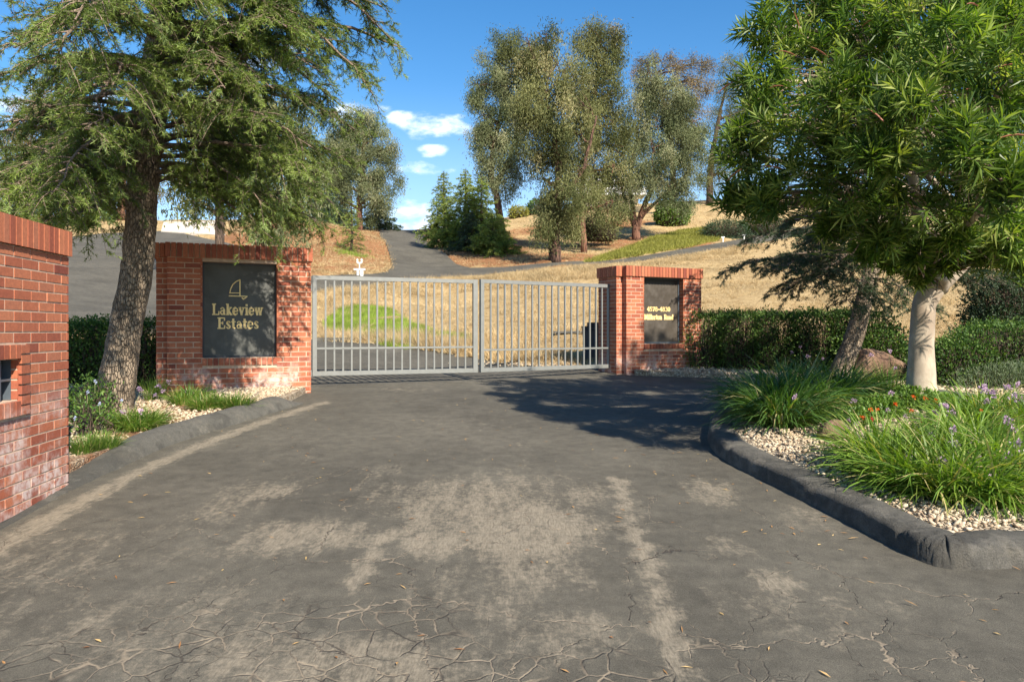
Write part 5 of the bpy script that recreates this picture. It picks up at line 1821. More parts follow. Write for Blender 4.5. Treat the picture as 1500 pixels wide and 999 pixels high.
for px_, D_, hw, hh_, lab in ((1062, 44.5, 1.35, .62, 'dark spreading juniper on the bank nearest the green cover'), (1118, 45.5, 1.5, .72, 'dark spreading juniper on the bank half behind the broadleaf crown')):
    c = hb(px_, D_)
    shrub('juniper_shrub', lab, 'shrub', [((c[0], c[1], c[2] + hh_ * .5), (hw, .9, hh_), 2.3)], m_conif_dark, gh, L=.14, Wd=.04, dens=900, jit=.12, group='spreading junipers above the lane')


# ------------------------------------------------------------------ strap leaved clumps and flowers
def blade_arcs(acc, root, n, R0, H, L, Wd, g, tint_mu=.45, spread=1.0, upr=.5):
    """arching blades from a tuft: 5 segment ribbons"""
    m = 6
    a = g.uniform(0, 2 * math.pi, n)
    r = R0 * np.sqrt(g.random(n))
    o = np.stack([root[0] + r * np.cos(a), root[1] + r * np.sin(a), np.full(n, root[2])], -1)
    az = a + g.normal(0, .5, n)
    ln = L * g.uniform(.55, 1.15, n)
    el0 = np.clip(g.normal(upr + .55, .28, n), .25, 1.5)       # take off elevation
    el1 = el0 - spread * g.uniform(.5, 1.5, n)                 # tip elevation
    t = np.linspace(0, 1, m)
    el = el0[:, None] + (el1 - el0)[:, None] * t[None] ** 1.2
    ds = ln[:, None] / (m - 1)
    dx = np.cumsum(np.cos(el) * ds, 1) - np.cos(el[:, :1]) * ds
    dz = np.cumsum(np.sin(el) * ds, 1) - np.sin(el[:, :1]) * ds
    dz = np.maximum(dz, -.02)
    cx, sx = np.cos(az)[:, None], np.sin(az)[:, None]
    C = np.stack([o[:, 0:1] + cx * dx, o[:, 1:2] + sx * dx, o[:, 2:3] + dz], -1)
    side = np.stack([-np.sin(az), np.cos(az), g.normal(0, .5, n)], -1)
    side = nrm(side)
    wv = np.array((.8, 1, .95, .8, .55, .08)) * .5
    w_ = Wd * g.uniform(.7, 1.2, n)
    Lf = C + side[:, None] * (w_[:, None] * wv[None])[..., None]
    Rt = C - side[:, None] * (w_[:, None] * wv[None])[..., None]
    V = np.stack([Lf, Rt], 2).reshape(-1, 3)
    b = np.arange(n)[:, None] * (2 * m) + np.arange(m - 1)[None] * 2
    F = np.stack([b, b + 1, b + 3, b + 2], -1).reshape(-1, 4)
    dry = g.random(n) < .09
    tn = np.where(dry, .98, np.clip(tint_mu + g.normal(0, .17, n), 0, .88))
    acc.add(V, F, np.repeat(tn, 2 * m))
    return C


def flower_head(parent, p0, p1, g, kind='mauve', r=.032, n=13, stem=.0028):
    """umbel on a bent stem: stem and petals in one part"""
    o = None
    pet = Acc()
    for k in range(n):
        d = nrm(g.normal(size=3) + np.array((0, 0, .5)))
        c = np.asarray(p1) + d * r * g.uniform(.05, .75)
        for q in range(5):
            a_ = nrm(d + g.normal(0, .75, 3))
            leaves(pet, c[None], a_[None], np.array([r * .55]), np.array([r * .3]), float(np.clip(g.normal(.5, .25), 0, 1)), .1, g)
    fl = pet.build('flower_head', {'mauve': m_petal, 'orange': m_petal_o, 'blue': m_petal_b, 'red': m_petal_r}[kind], parent)
    st = Acc()
    q = bez(p0, (np.asarray(p0) * .4 + np.asarray(p1) * .6) + np.array((0, 0, .05)), p1, 6)
    tube(st, q, stem, 4, cap=False, tint=.7)
    sobj = bpy.data.objects  # stems are sub parts of their flower head
    s_ = st.build('stalk', m_stalk, parent)
    s_.parent = fl
    return fl


m_stalk = plain('flower_stalk_green', (.20, .22, .09), .6, var=.2)


def clump(name, label, cat, roots, g, mat, L, H=.3, n=500, R0=.12, Wd=.009, flowers=(), tint=.45, group=None, spread=1.0, upr=.5, zf=None):
    r0 = roots[0]
    o = thing(name, label, cat, r0, group)
    a = Acc()
    for r in roots:
        blade_arcs(a, r, n, R0, H, L, Wd, g, tint, spread, upr)
    a.build('blades', mat, o)
    for (px_, py_, D_) in flowers:
        p1 = P(px_, py_, D_ - (.5 if D_ < 6.2 else .1))
        k = int(np.argmin([np.hypot(r[0] - p1[0], r[1] - p1[1]) for r in roots]))
        r = roots[k]
        p0 = np.array((r[0] + (p1[0] - r[0]) * .35, r[1] + (p1[1] - r[1]) * .35, r[2] + .03))
        flower_head(o, p0, p1, g, r=.044 if D_ < 7 else .036)
    return o


def gz(px, py, f):
    p = G(px, py, .1)
    return np.array((p[0], p[1], float(np.atleast_1d(f(p[0], p[1]))[0]) - .01))


gp = np.random.default_rng(61)
# island: dark green clump at the tip
clump('strap_leaf_clump', 'large dark green strap leaf clump at the tip of the flower island', 'plant',
      [gz(1160, 618, isl_h), gz(1120, 612, isl_h), gz(1205, 614, isl_h), gz(1145, 630, isl_h), gz(1160, 600, isl_h), gz(1225, 604, isl_h)], gp, m_blade_d, .66, n=760, R0=.20, Wd=.014, tint=.45, spread=1.25, upr=.58,
      flowers=[(1166, 582, 6.9), (1240, 612, 6.9)])
clump('strap_leaf_clump', 'lighter green strap leaf clump just behind the dark one', 'plant',
      [gz(1265, 600, isl_h), gz(1300, 596, isl_h), gz(1240, 592, isl_h)], gp, m_blade, .48, n=480, R0=.18, Wd=.010, tint=.42, spread=.9, upr=.6,
      flowers=[(1306, 576, 7.2), (1250, 588, 7.0)])
clump('strap_leaf_clump', 'big bright green strap leaf clump filling the near corner of the island', 'plant',
      [gz(1330, 712, isl_h), gz(1390, 726, isl_h), gz(1450, 730, isl_h), gz(1290, 688, isl_h), gz(1370, 690, isl_h), gz(1440, 695, isl_h), gz(1500, 715, isl_h), gz(1420, 665, isl_h)], gp, m_blade, .54, n=600, R0=.17, Wd=.013,
      tint=.58, spread=1.15, upr=.52,
      flowers=[(1397, 652, 5.4), (1396, 632, 5.8), (1429, 648, 5.6), (1424, 666, 5.4), (1455, 661, 5.5), (1488, 650, 5.4), (1432, 673, 5.3), (1478, 668, 5.2), (1330, 674, 5.4), (1326, 686, 5.3), (1379, 678, 5.2), (1456, 704, 5.0), (1457, 648, 5.8), (1420, 706, 5.0),
               (1276, 678, 5.6), (1290, 700, 5.3), (1361, 640, 5.8), (1498, 666, 5.4)])
clump('strap_leaf_clump', 'tall flowering clump at the right edge behind the big bright one', 'plant',
      [gz(1480, 650, isl_h), gz(1530, 660, isl_h), gz(1440, 640, isl_h)], gp, m_blade, .50, n=420, R0=.18, Wd=.010, tint=.5, spread=1.0, upr=.65,
      flowers=[(1441, 570, 6.2), (1447, 590, 6.3), (1452, 578, 6.0), (1484, 582, 6.3), (1497, 586, 6.4), (1475, 568, 6.6), (1490, 564, 6.8), (1385, 595, 6.3), (1393, 606, 6.2), (1371, 606, 6.4), (1475, 618, 5.9), (1482, 628, 5.8)])


def lantana(name, label, pts, g, flowers):
    o = thing(name, label, 'plant', pts[0][0])
    lf = Acc()
    for c, r in pts:
        tw = Acc()
        c = np.asarray(c, float)
        n = int(1500 * r / .25)
        d = rand_unit(g, n)
        d[:, 2] = np.abs(d[:, 2])
        O = c + d * np.array((r, r, r * .8)) * (.35 + .65 * g.random((n, 1)) ** .5)
        leaves(lf, O, d * .4 + g.normal(size=(n, 3)) * .6 + (0, 0, .2), .042 * g.uniform(.7, 1.2, n), .028 * g.uniform(.7, 1.2, n), np.clip(g.normal(.5, .2, n), 0, 1), .15, g)
        m = 60
        e = c + rand_unit(g, m) * r * .8 * (1, 1, .8)
        sticks(tw, np.repeat((c - (0, 0, .02))[None], m, 0), np.where(e[:, 2:3] < c[2], c, e), .004, .002)
        tw.build('stems', m_bark_limb, o)
    lf.build('foliage', m_hedge_b, o)
    for px_, py_, D_, kd in flowers:
        p1 = P(px_, py_, D_)
        flower_head(o, p1 - np.array((0, 0, .09)), p1, g, kd, r=.026, n=12, stem=.002)
    return o


lantana('lantana_bush', 'low leafy bush with orange and red flowers before the pale trunk', [(gz(1340, 612, isl_h), .30), (gz(1290, 624, isl_h), .26), (gz(1375, 618, isl_h), .24), (gz(1255, 632, isl_h), .20)], gp,
        [(1356, 583, 6.9, 'orange'), (1339, 581, 7.0, 'orange'), (1371, 587, 6.8, 'orange'), (1335, 602, 6.5, 'orange'), (1351, 616, 6.3, 'orange'), (1275, 600, 6.6, 'orange'), (1286, 601, 6.6, 'orange'), (1263, 612, 6.4, 'orange'), (1278, 613, 6.4, 'red'), (1312, 593, 6.8, 'orange'),
         (1242, 615, 6.5, 'mauve'), (1255, 621, 6.4, 'mauve'), (1300, 601, 6.6, 'mauve'), (1326, 610, 6.5, 'mauve'), (1260, 640, 6.2, 'mauve')])
lantana('lantana_bush', 'low bush with orange flowers at the right edge of the island', [(gz(1450, 618, isl_h), .24), (gz(1495, 620, isl_h), .26)], gp,
        [(1438, 603, 6.3, 'orange'), (1466, 597, 6.5, 'orange'), (1492, 606, 6.4, 'orange'), (1456, 612, 6.2, 'red')])
# left bed
clump('grass_tuft', 'wide green tuft below the sailboat sign, rightmost in the left bed', 'plant', [gz(300, 594, bed_h), gz(330, 592, bed_h), gz(280, 582, bed_h), gz(348, 594, bed_h), gz(270, 588, bed_h)], gp, m_blade, .23, n=380, R0=.15, Wd=.007, tint=.45, spread=.9, upr=.65,
      flowers=[(272, 578, 8.7)])
clump('grass_tuft', 'arching green tuft right of the cedar trunk foot', 'plant', [gz(200, 624, bed_h), gz(218, 618, bed_h), gz(185, 620, bed_h)], gp, m_blade, .28, n=430, R0=.13, Wd=.007, tint=.45, spread=1.1, upr=.55,
      flowers=[(181, 604, 7.0), (206, 603, 7.0), (206, 572, 8.2)])
clump('grass_tuft', 'small bright tuft nearest the brick wall in the left bed', 'plant', [gz(135, 660, bed_h), gz(155, 655, bed_h), gz(120, 664, bed_h)], gp, m_blade, .17, n=300, R0=.09, Wd=.005, tint=.45, spread=.7, upr=.8)
c = gz(135, 640, bed_h)
c2 = gz(150, 622, bed_h)
o = shrub('flowering_shrub', 'loose yellow green shrub with pale blue flowers beside the brick wall', 'shrub',
          [((c[0] - .1, c[1] + .15, c[2] + .17), (.13, .15, .20), 2.0), ((c2[0] - .16, c2[1] + .1, c2[2] + .28), (.15, .17, .2), 2.0), ((c2[0] - .30, c2[1] + .24, c2[2] + .2), (.2, .2, .22), 2.0)],
          m_hedge_b, gp, L=.04, Wd=.017, dens=3200, jit=.06, up=.6, shell=.5)
for px_, py_, D_ in ((139, 560, 6.5), (146, 591, 6.4), (110, 613, 6.1), (178, 587, 6.8), (128, 575, 6.5)):
    p1 = P(px_, py_, D_)
    flower_head(o, p1 - np.array((0, 0, .1)), p1, gp, 'blue', r=.022, n=9, stem=.002)
clump('flower_stalks', 'thin mauve flowered stalks between the hedge end and the sign pillar', 'plant', [np.array((*W(232, 8.75), h1(*W(232, 8.75)) + .07)), np.array((*W(222, 8.6), h1(*W(222, 8.6)) + .07))], gp, m_blade, .3, n=120, R0=.08, Wd=.006,
      tint=.5, spread=.6, upr=.9, flowers=[(232, 566, 8.6), (238, 573, 8.5), (228, 580, 8.6), (246, 560, 8.8), (204, 570, 8.4)])
# thin grassy stalks in front of the clipped hedge
clump('flower_stalks', 'wispy flowering stalks in front of the dark clipped hedge', 'plant', [np.array((*G(1180, 556)[:2], G(1180, 556)[2] + .05)) + (0, .15, 0), np.array((*G(1150, 556)[:2], G(1150, 556)[2] + .05)) + (0, .2, 0), np.array((*G(1205, 558)[:2], G(1205, 558)[2] + .05)) + (0, .15, 0)],
      gp, m_blade_d, .42, n=70, R0=.12, Wd=.007, tint=.5, spread=.5, upr=1.0, flowers=[(1160, 516, 12.1), (1184, 522, 11.9), (1205, 526, 11.9), (1172, 508, 12.2)])
clump('flower_stalks', 'mauve flower stalks beside the big brown boulder', 'plant', [np.array((*G(1300, 566)[:2], G(1300, 566)[2] + .05)), np.array((*G(1255, 562)[:2], G(1255, 562)[2] + .05))],
      gp, m_blade_d, .40, n=90, R0=.15, Wd=.007, tint=.5, spread=.5, upr=1.0, flowers=[(1303, 515, 10.6), (1276, 520, 10.8), (1312, 540, 10.4), (1322, 575, 9.6), (1306, 561, 10.0)])


# ------------------------------------------------------------------ rocks
def rock(name, label, c, hs, mat, seed, sharp=.16):
    g = np.random.default_rng(seed)
    bm = bmesh.new()
    bmesh.ops.create_icosphere(bm, subdivisions=4, radius=1)
    V = np.array([v_.co[:] for v_ in bm.verts])
    F = np.array([[v_.index for v_ in f_.verts] for f_ in bm.faces])
    bm.free()
    d = V / np.linalg.norm(V, axis=1, keepdims=True)
    r = np.ones(len(V))
    for k in range(16):          # planar cuts
        nrm_ = nrm(g.normal(size=3))
        lim = g.uniform(.68, .92)
        dd = (d * r[:, None]) @ nrm_
        r = np.where(dd > lim, r * lim / np.maximum(dd, 1e-3), r)
    for f_ in (2.5, 6, 13):
        ph = g.uniform(0, 6, 3)
        r = r * (1 + sharp * .35 / f_ * 2 * (np.sin(d[:, 0] * f_ + ph[0]) * np.sin(d[:, 1] * f_ + ph[1]) * np.sin(d[:, 2] * f_ + ph[2])))
    a = Acc()
    a.add(np.asarray(c) + d * r[:, None] * np.asarray(hs), F)
    o = a.build(name, mat, origin=(c[0], c[1], c[2] - hs[2]), smooth=True)
    tagp(o, label, 'rock')
    return o


import bmesh
q = G(1294, 566)
rock('boulder', 'big square brown boulder behind the pale trunk', (q[0] + .02, q[1] + .35, q[2] + .26), (.50, .36, .34), m_rock_brown, 301)
q = G(1150, 559)
rock('boulder', 'low flat tan boulder on the gravel before the clipped hedge', (q[0], q[1] + .15, q[2] + .06), (.33, .22, .13), m_rock_tan, 302)
q = gz(1222, 652, isl_h)
rock('rock', 'reddish brown rock between the two strap leaf clumps', (q[0], q[1] + .05, q[2] + .06), (.15, .13, .13), m_rock_brown, 303)
q = G(1095, 556)
rock('boulder', 'flat grey stone set at the curve of the gravel strip', (q[0], q[1] + .1, q[2] + .03), (.38, .2, .09), m_kerb_l, 304)


# ------------------------------------------------------------------ small things beyond the gate
q = hb(871, 14.6)
q = np.array((*W(869, 14.4), h1(*W(869, 14.4))))
o = thing('litter_bin', 'dark grey lidded bin behind the gate beside the number pillar', 'bin', q)
a = Acc()
h_ = .64
for (w0, w1, z0, z1) in ((.165, .205, 0, h_),):
    V = [(-w0, -w0, z0), (w0, -w0, z0), (w0, w0, z0), (-w0, w0, z0), (-w1, -w1, z1), (w1, -w1, z1), (w1, w1, z1), (-w1, w1, z1)]
    a.add(np.array(V) + q, BOXF)
a.build('bin_body', m_bin, o)
a = Acc()
obox(a, q + (-.225, -.225, h_ + .001), (.45, 0, 0), (0, .45, 0), (0, 0, .035))
tube(a, [q + (-.2, -.235, h_ - .03), q + (.2, -.235, h_ - .03)], .012, 6)
a.build('rim', m_black, o)
a = Acc()
obox(a, q + (-.12, -.12, h_ + .037), (.25, 0, 0), (0, .24, 0), (0, 0, .075))
a.build('lid_box', m_black, o)
for sx in (-1, 1):
    a = Acc()
    tube(a, [q + (sx * .155, .17, .05), q + (sx * .205, .17, .05)], .06, 12)
    a.build('wheel', m_black, o)


def slab_thing(name, label, px0, px1, py, D_, hgt_, dep, mat, cat, post=False):
    p0, p1 = P(px0, py, D_), P(px1, py, D_)
    g0 = h1((p0[0] + p1[0]) / 2, D_)
    o = thing(name, label, cat, ((p0[0] + p1[0]) / 2, D_, g0))
    a = Acc()
    obox(a, (p0[0], D_, p0[2] - hgt_ / 2), (p1[0] - p0[0], 0, 0), (0, dep, 0), (0, 0, hgt_))
    a.build('slab', mat, o)
    a = Acc()
    n = 3
    for k in range(n):
        xx = p0[0] + (p1[0] - p0[0]) * (.12 + .76 * k / (n - 1))
        obox(a, (xx - .04, D_ + .03, g0 - .15), (.08, 0, 0), (0, dep - .06, 0), (0, 0, p0[2] - hgt_ / 2 - g0 + .149))
    a.build('support', mat, o)
    return o


slab_thing('drain_cover', 'long low grey slab at the road edge seen through the left gate leaf', 462, 552, 497.5, 17.2, .09, .35, m_kerb_l, 'slab')
slab_thing('concrete_slab', 'thin flat grey slab on the dry slope seen through the right gate leaf', 812, 862, 486.5, 17.0, .045, .3, m_kerb_l, 'slab')
# white pipe fitting on the bank
q = G(527, 403.5)
D_ = float(q[1])
o = thing('pipe_fitting', 'small white pipe fitting standing on the dry bank above the gate', 'pipe fitting', q)
a = Acc()
for xx in (524, 529.5):
    t_ = P(xx, 394, D_)
    tube(a, [(t_[0], D_, q[2] - .3), (t_[0], D_, t_[2])], .05 if xx < 527 else .075, 10)
a.build('upright_pipe', m_white, o)
a = Acc()
t0_, t1_ = P(518.5, 395, D_), P(535, 395, D_)
tube(a, [t0_, t1_], .045, 10)
a.build('cross_pipe', m_white, o)
a = Acc()
c = P(526.5, 382.5, D_)
rim = [c + .095 * np.array((math.cos(v_), 0, math.sin(v_))) for v_ in np.linspace(math.radians(130), math.radians(410), 16)]
tube(a, rim, .04, 8)
tube(a, [c - (0, 0, .12), P(526.5, 394, D_)], .022, 8)
a.build('valve_wheel', m_white, o)
# two slim white marker posts by the upper lane
for px_, py0, py1, D_, lab in ((1090, 360, 345, 43.0, 'short white sprinkler post at the end of the green bank'), (1059, 356, 352, 42.5, 'tiny white sprinkler post left of the taller one')):
    q = hb(px_, D_)
    o = thing('sprinkler_post', lab, 'post', q, 'sprinkler posts by the upper lane')
    t_ = P(px_, py1, D_)
    a = Acc()
    tube(a, [q - (0, 0, .1), (q[0], q[1], max(t_[2], q[2] + .25))], .035, 6)
    a.build('riser', m_white, o)
    a = Acc()
    tube(a, [(q[0] - .1, q[1], max(t_[2], q[2] + .25)), (q[0] + .1, q[1], max(t_[2], q[2] + .25) + .02)], .04, 6)
    a.build('sprinkler_head', m_white, o)

# white house behind the gums
m_wall_w = plain('white_stucco', (.72, .71, .69), .8, var=.05)
m_roof = plain('grey_roof', (.22, .20, .18), .8, var=.15)
m_glass = plain('dark_window_glass', (.03, .04, .05), .1, var=.1, spec=.8)
D_ = 76
p0, p1 = P(846, 268, D_), P(935, 268, D_)
zb_ = h1(p0[0], D_) - 1
o = thing('white_house', 'low white house glimpsed between the gum trees on the hilltop', 'house', ((p0[0] + p1[0]) / 2, D_ + 3, zb_))
a = Acc()
obox(a, (p0[0], D_, zb_), (p1[0] - p0[0], 0, 0), (0, 6, 0), (0, 0, p0[2] - zb_))
a.build('wall', m_wall_w, o)
a = Acc()
obox(a, (p0[0] - .5, D_ - .6, p0[2] + .002), (p1[0] - p0[0] + 1, 0, 0), (0, 7.2, 0), (0, 0, .42))
a.build('fascia', m_wall_w, o)
a = Acc()
xa, xb, za = p0[0] - .3, p1[0] + .3, p0[2] + .425
V = [(xa, D_ - .4, za), (xb, D_ - .4, za), (xb, D_ + 6.4, za), (xa, D_ + 6.4, za), (xa + 1.5, D_ + 3, za + .8), (xb - 1.5, D_ + 3, za + .8)]
a.add(np.array(V), np.array(((0, 1, 5, 4), (2, 3, 4, 5))))
a.F3.append(np.array(((1, 2, 5), (3, 0, 4))))
a.build('roof', m_roof, o)
for k in range(4):
    xx = p0[0] + .7 + k * 1.5
    a = Acc()
    obox(a, (xx, D_ - .03, p0[2] - 1.15), (1.1, 0, 0), (0, .028, 0), (0, 0, .8))
    wf = a.build('window', m_white, o)
    a = Acc()
    obox(a, (xx + .06, D_ - .045, p0[2] - 1.09), (.98, 0, 0), (0, .012, 0), (0, 0, .68))
    gl_ = a.build('pane', m_glass, o)
    gl_.parent = wf
a = Acc()
obox(a, (p0[0] - .4, D_ - 2.6, p0[2] - 1.75), (p1[0] - p0[0] + .8, 0, 0), (0, 2.55, 0), (0, 0, .28))
obox(a, (p0[0] - .4, D_ - 2.6, p0[2] - 1.45), (p1[0] - p0[0] + .8, 0, 0), (0, .08, 0), (0, 0, .45))
a.build('balcony', m_wall_w, o)


# ------------------------------------------------------------------ stuff: gravel, dry grass, litter
def pebbles(name, P0, r, g, mat, tmu=.55):
    N = len(P0)
    phi = (1 + 5 ** .5) / 2
    I = nrm(np.array([(-1, phi, 0), (1, phi, 0), (-1, -phi, 0), (1, -phi, 0), (0, -1, phi), (0, 1, phi), (0, -1, -phi), (0, 1, -phi), (phi, 0, -1), (phi, 0, 1), (-phi, 0, -1), (-phi, 0, 1)]))
    FI = np.array([(0, 11, 5), (0, 5, 1), (0, 1, 7), (0, 7, 10), (0, 10, 11), (1, 5, 9), (5, 11, 4), (11, 10, 2), (10, 7, 6), (7, 1, 8), (3, 9, 4), (3, 4, 2), (3, 2, 6), (3, 6, 8), (3, 8, 9), (4, 9, 5), (2, 4, 11), (6, 2, 10), (8, 6, 7), (9, 8, 1)])
    sc = r[:, None] * np.stack([g.uniform(.8, 1.4, N), g.uniform(.6, 1.0, N), g.uniform(.4, .8, N)], -1)
    V = I[None] * sc[:, None] * (1 + g.normal(0, .09, (N, 12, 1)))
    a = g.uniform(0, 6.28, N)
    tl = g.normal(0, .35, N)
    x_ = V[..., 0] * np.cos(a)[:, None] - V[..., 1] * np.sin(a)[:, None]
    y_ = V[..., 0] * np.sin(a)[:, None] + V[..., 1] * np.cos(a)[:, None]
    z_ = V[..., 2] + x_ * np.tan(tl)[:, None]
    V = np.stack([x_, y_, z_], -1) + P0[:, None]
    F = (np.arange(N)[:, None, None] * 12 + FI[None]).reshape(-1, 3)
    acc = Acc()
    acc.add(V.reshape(-1, 3), F, np.repeat(np.clip(g.normal(tmu, .25, N), 0, 1), 12))
    o = acc.build(name, mat, smooth=True)
    o['kind'] = 'stuff'
    return o


def scatter(poly, n, g):
    poly = np.asarray(poly)[:, :2]
    lo, hi = poly.min(0), poly.max(0)
    out = []
    while len(out) < n:
        q = lo + (hi - lo) * g.random((n * 2, 2))
        q = q[inside(q[:, 0], q[:, 1], poly)]
        out += list(q)
    return np.array(out[:n])


gs = np.random.default_rng(71)
q = scatter(left_of(kr, .30).tolist() + bedR[len(ir):].tolist(), 26000, gs)
pxq = q[:, 0] / q[:, 1]
q = q[(q[:, 1] < 8.6) & (pxq < .74)]
pebbles('island_gravel', np.column_stack([q, isl_h(q[:, 0], q[:, 1]) + gs.uniform(-.004, .016, len(q))]), gs.uniform(.010, .022, len(q)), gs, m_peb, .6)
q = scatter(left_of(kl[2:], .32).tolist() + bedL[len(il):].tolist(), 30000, gs)
pxl = 750 + q[:, 0] / q[:, 1] * FPX
redm = np.sin(q[:, 0] * 5 + 1) * np.sin(q[:, 1] * 4) + gs.normal(0, .35, len(q))
q = q[(pxl > 60) & (pxl < 470) & ((redm < .35) | (pxl > 380))]
pebbles('left_bed_gravel', np.column_stack([q, bed_h(q[:, 0], q[:, 1]) + gs.uniform(-.004, .014, len(q))]), gs.uniform(.010, .022, len(q)), gs, m_peb, .6)
q = scatter(bedB, 30000, gs)
pxl = 750 + q[:, 0] / q[:, 1] * FPX
q = q[(pxl > 900) & (pxl < 1540) & (q[:, 1] < 13.6)]
front = np.array([np.min(np.hypot(hl[:, 0] - a_, hl[:, 1] - b_)) for a_, b_ in q])
q = q[front < 1.3]
pebbles('hedge_bed_gravel', np.column_stack([q, hgt(q[:, 0], q[:, 1]) + .08 + gs.uniform(-.004, .012, len(q))]), gs.uniform(.014, .028, len(q)), gs, m_peb, .62)
# spilled white gravel beyond the right leaf
q = np.array([W(812, 13.95)]) + gs.normal(size=(3500, 2)) * np.array((.62, .13))
q[:, 1] += (q[:, 0] - W(812, 14)[0]) * -.10
q = q[~inside(q[:, 0], q[:, 1], road_poly) | (gs.random(len(q)) < .25)]
pebbles('verge_gravel', np.column_stack([q, hgt(q[:, 0], q[:, 1]) + .015]), gs.uniform(.012, .024, len(q)), gs, m_peb, .7)


def tufts(name, C, nb, L, Wd, g, mat, flop=.6, tmu=.5, kind='stuff', rad=.05, hs=1.0):
    """bunches of thin dry or green blades"""
    N = len(C)
    i = np.repeat(np.arange(N), nb)
    n = len(i)
    O = C[i] + np.column_stack([g.normal(0, rad, n), g.normal(0, rad, n), np.zeros(n)])
    A = np.column_stack([g.normal(0, flop, n), g.normal(0, flop, n), np.abs(g.normal(.8, .25, n))])
    ct = np.clip(g.normal(tmu, .15, N), 0, 1)
    sc = g.uniform(.6, 1.3, N) * hs
    a = Acc()
    needles(a, O, A, L * sc[i] * g.uniform(.5, 1.15, n), Wd, np.clip(ct[i] + g.normal(0, .13, n), 0, 1), g)
    o = a.build(name, mat)
    if kind:
        o['kind'] = kind
    return o


def field_pts(px0, px1, D0, D1, n, g, pow_=1.0):
    D_ = D0 + (D1 - D0) * g.random(n) ** pow_
    px_ = g.uniform(px0, px1, n)
    xy = np.column_stack([(px_ - 750) / FPX * D_, D_])
    ok = ~inside(xy[:, 0], xy[:, 1], road_poly)
    xy = xy[ok]
    return np.column_stack([xy, hgt(xy[:, 0], xy[:, 1]) - .01])


green_poly = np.array([G(*v_)[:2] for v_ in ((478, 472), (500, 452), (530, 447), (570, 452), (600, 472), (640, 487), (690, 493), (690, 500), (620, 500), (600, 512), (570, 508), (520, 492), (478, 482))])
C = field_pts(440, 1560, 13.2, 33, 22000, gs, 1.25)
ing = inside(C[:, 0], C[:, 1], green_poly)
nf = np.sin(C[:, 0] * 1.9 + 2 * np.sin(C[:, 1] * .8)) * np.sin(C[:, 1] * 2.3 + C[:, 0] * .6)
C1 = C[~ing]
nf = nf[~ing]
keep_ = (C1[:, 1] > 13.4) & ((nf > -.15) | (gs.random(len(C1)) < .4))
C1, nf = C1[keep_], nf[keep_]
tufts('dry_grass', C1, 12, .13, .010, gs, m_straw, .75, .5 + .22 * nf, rad=.07, hs=1 + .55 * nf)
# thick fallen straw along the road edge and on top of the mound
E = []
for pts, w_, n in ((((690, 512), (640, 506), (560, 498), (470, 492)), .5, 700), (((610, 508), (700, 516), (790, 528)), .35, 500), (((545, 408), (640, 414), (720, 412), (800, 403), (885, 398)), .7, 900), (((790, 405), (840, 401), (890, 398)), .8, 500),
                   (((890, 392), (1000, 380), (1110, 362)), .5, 500), (((455, 440), (520, 430), (560, 424)), .8, 400)):
    pp = spline([G(*v_)[:2] for v_ in pts], 80)
    k = gs.integers(0, 80, n)
    xy = pp[k] + gs.normal(0, w_, (n, 2))
    xy = xy[~inside(xy[:, 0], xy[:, 1], road_poly)]
    E.append(np.column_stack([xy, hgt(xy[:, 0], xy[:, 1]) - .01]))
E = np.concatenate(E)
tufts('straw_drifts', E, 34, .26, .013, gs, m_straw, .85, .6, rad=.10)
cg = scatter(green_poly, 5200, gs)
tufts('green_grass_patch', np.column_stack([cg, hgt(cg[:, 0], cg[:, 1]) - .01]), 12, .13, .011, gs, m_green, .55, .5, rad=.07)
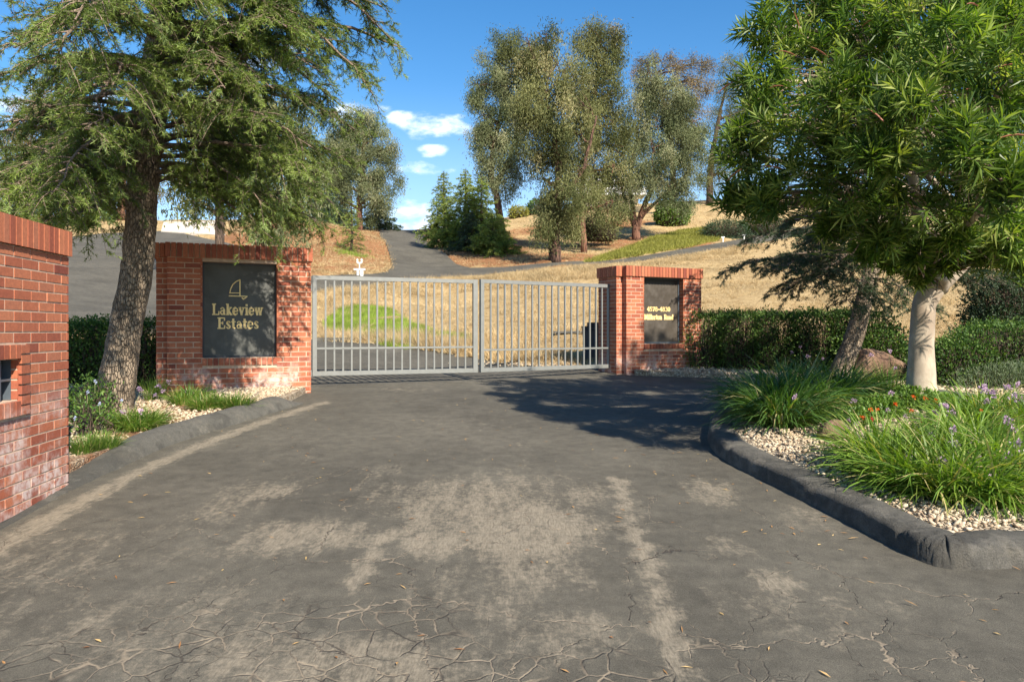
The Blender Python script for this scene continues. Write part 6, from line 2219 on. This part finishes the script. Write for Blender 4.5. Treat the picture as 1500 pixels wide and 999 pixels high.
# sparse straw higher up the banks and below the gums
C2 = np.concatenate([field_pts(430, 575, 28, 58, 5000, gs), field_pts(640, 1100, 33, 64, 9000, gs)])
tufts('bank_grass', C2, 8, .13, .018, gs, m_straw, .8, .45, rad=.12)
gq = hb(514, 34.3)
cg = np.array((gq[0], gq[1])) + gs.normal(size=(260, 2)) * (.35, .5)
tufts('green_tuft_patch', np.column_stack([cg, hgt(cg[:, 0], cg[:, 1]) - .01]), 10, .14, .018, gs, m_green, .6, .4, rad=.06)
ice_poly = np.array([W(*v_) for v_ in ((858, 33.8), (900, 35.7), (1000, 40.1), (1050, 43.0), (1062, 46), (1040, 48.5), (1000, 47.5), (960, 45), (925, 41), (890, 37.5))])
ci = scatter(ice_poly, 9000, gs)
tufts('yellow_green_groundcover', np.column_stack([ci, hgt(ci[:, 0], ci[:, 1]) - .01]), 10, .24, .034, gs, m_ice, .8, .5, rad=.13)
cj = field_pts(1040, 1200, 43.6, 47.5, 1600, gs)
tufts('dark_groundcover', cj, 10, .30, .035, gs, m_conif_dark, .8, .6, rad=.15)
# low weeds and dry leaves in the left bed
cw = scatter(bedL, 500, gs)
pxl = 750 + cw[:, 0] / cw[:, 1] * FPX
cw = cw[(pxl > 100) & (pxl < 330)]
tufts('bed_straw', np.column_stack([cw, bed_h(cw[:, 0], cw[:, 1])]), 12, .06, .004, gs, m_litter, 1.0, .6, rad=.03)
# fallen leaves on the drive
n = 520
lx = np.concatenate([gs.uniform(-3.0, 4.0, 260), gs.normal(2.7, .8, 260)])
ly = np.concatenate([gs.uniform(2.4, 9.5, 260), gs.normal(5.6, 1.3, 260)])
ok = inside(lx, ly, road_poly) & ~inside(lx, ly, np.vstack([left_of(kr, -.05), bedR[len(ir):]])) & ~inside(lx, ly, np.vstack([kl[:, :2], bedL[len(il):]]))
lx, ly = lx[ok], ly[ok]
a = Acc()
A = np.column_stack([gs.normal(size=len(lx)), gs.normal(size=len(lx)), gs.normal(0, .12, len(lx))])
leaves(a, np.column_stack([lx, ly, hgt(lx, ly) + .006]), A, gs.uniform(.02, .065, len(lx)), gs.uniform(.006, .013, len(lx)), gs.random(len(lx)), .2, gs, ref=np.tile((0, 0, 1.0), (len(lx), 1)))
o = a.build('fallen_leaves', m_litter)
o['kind'] = 'stuff'
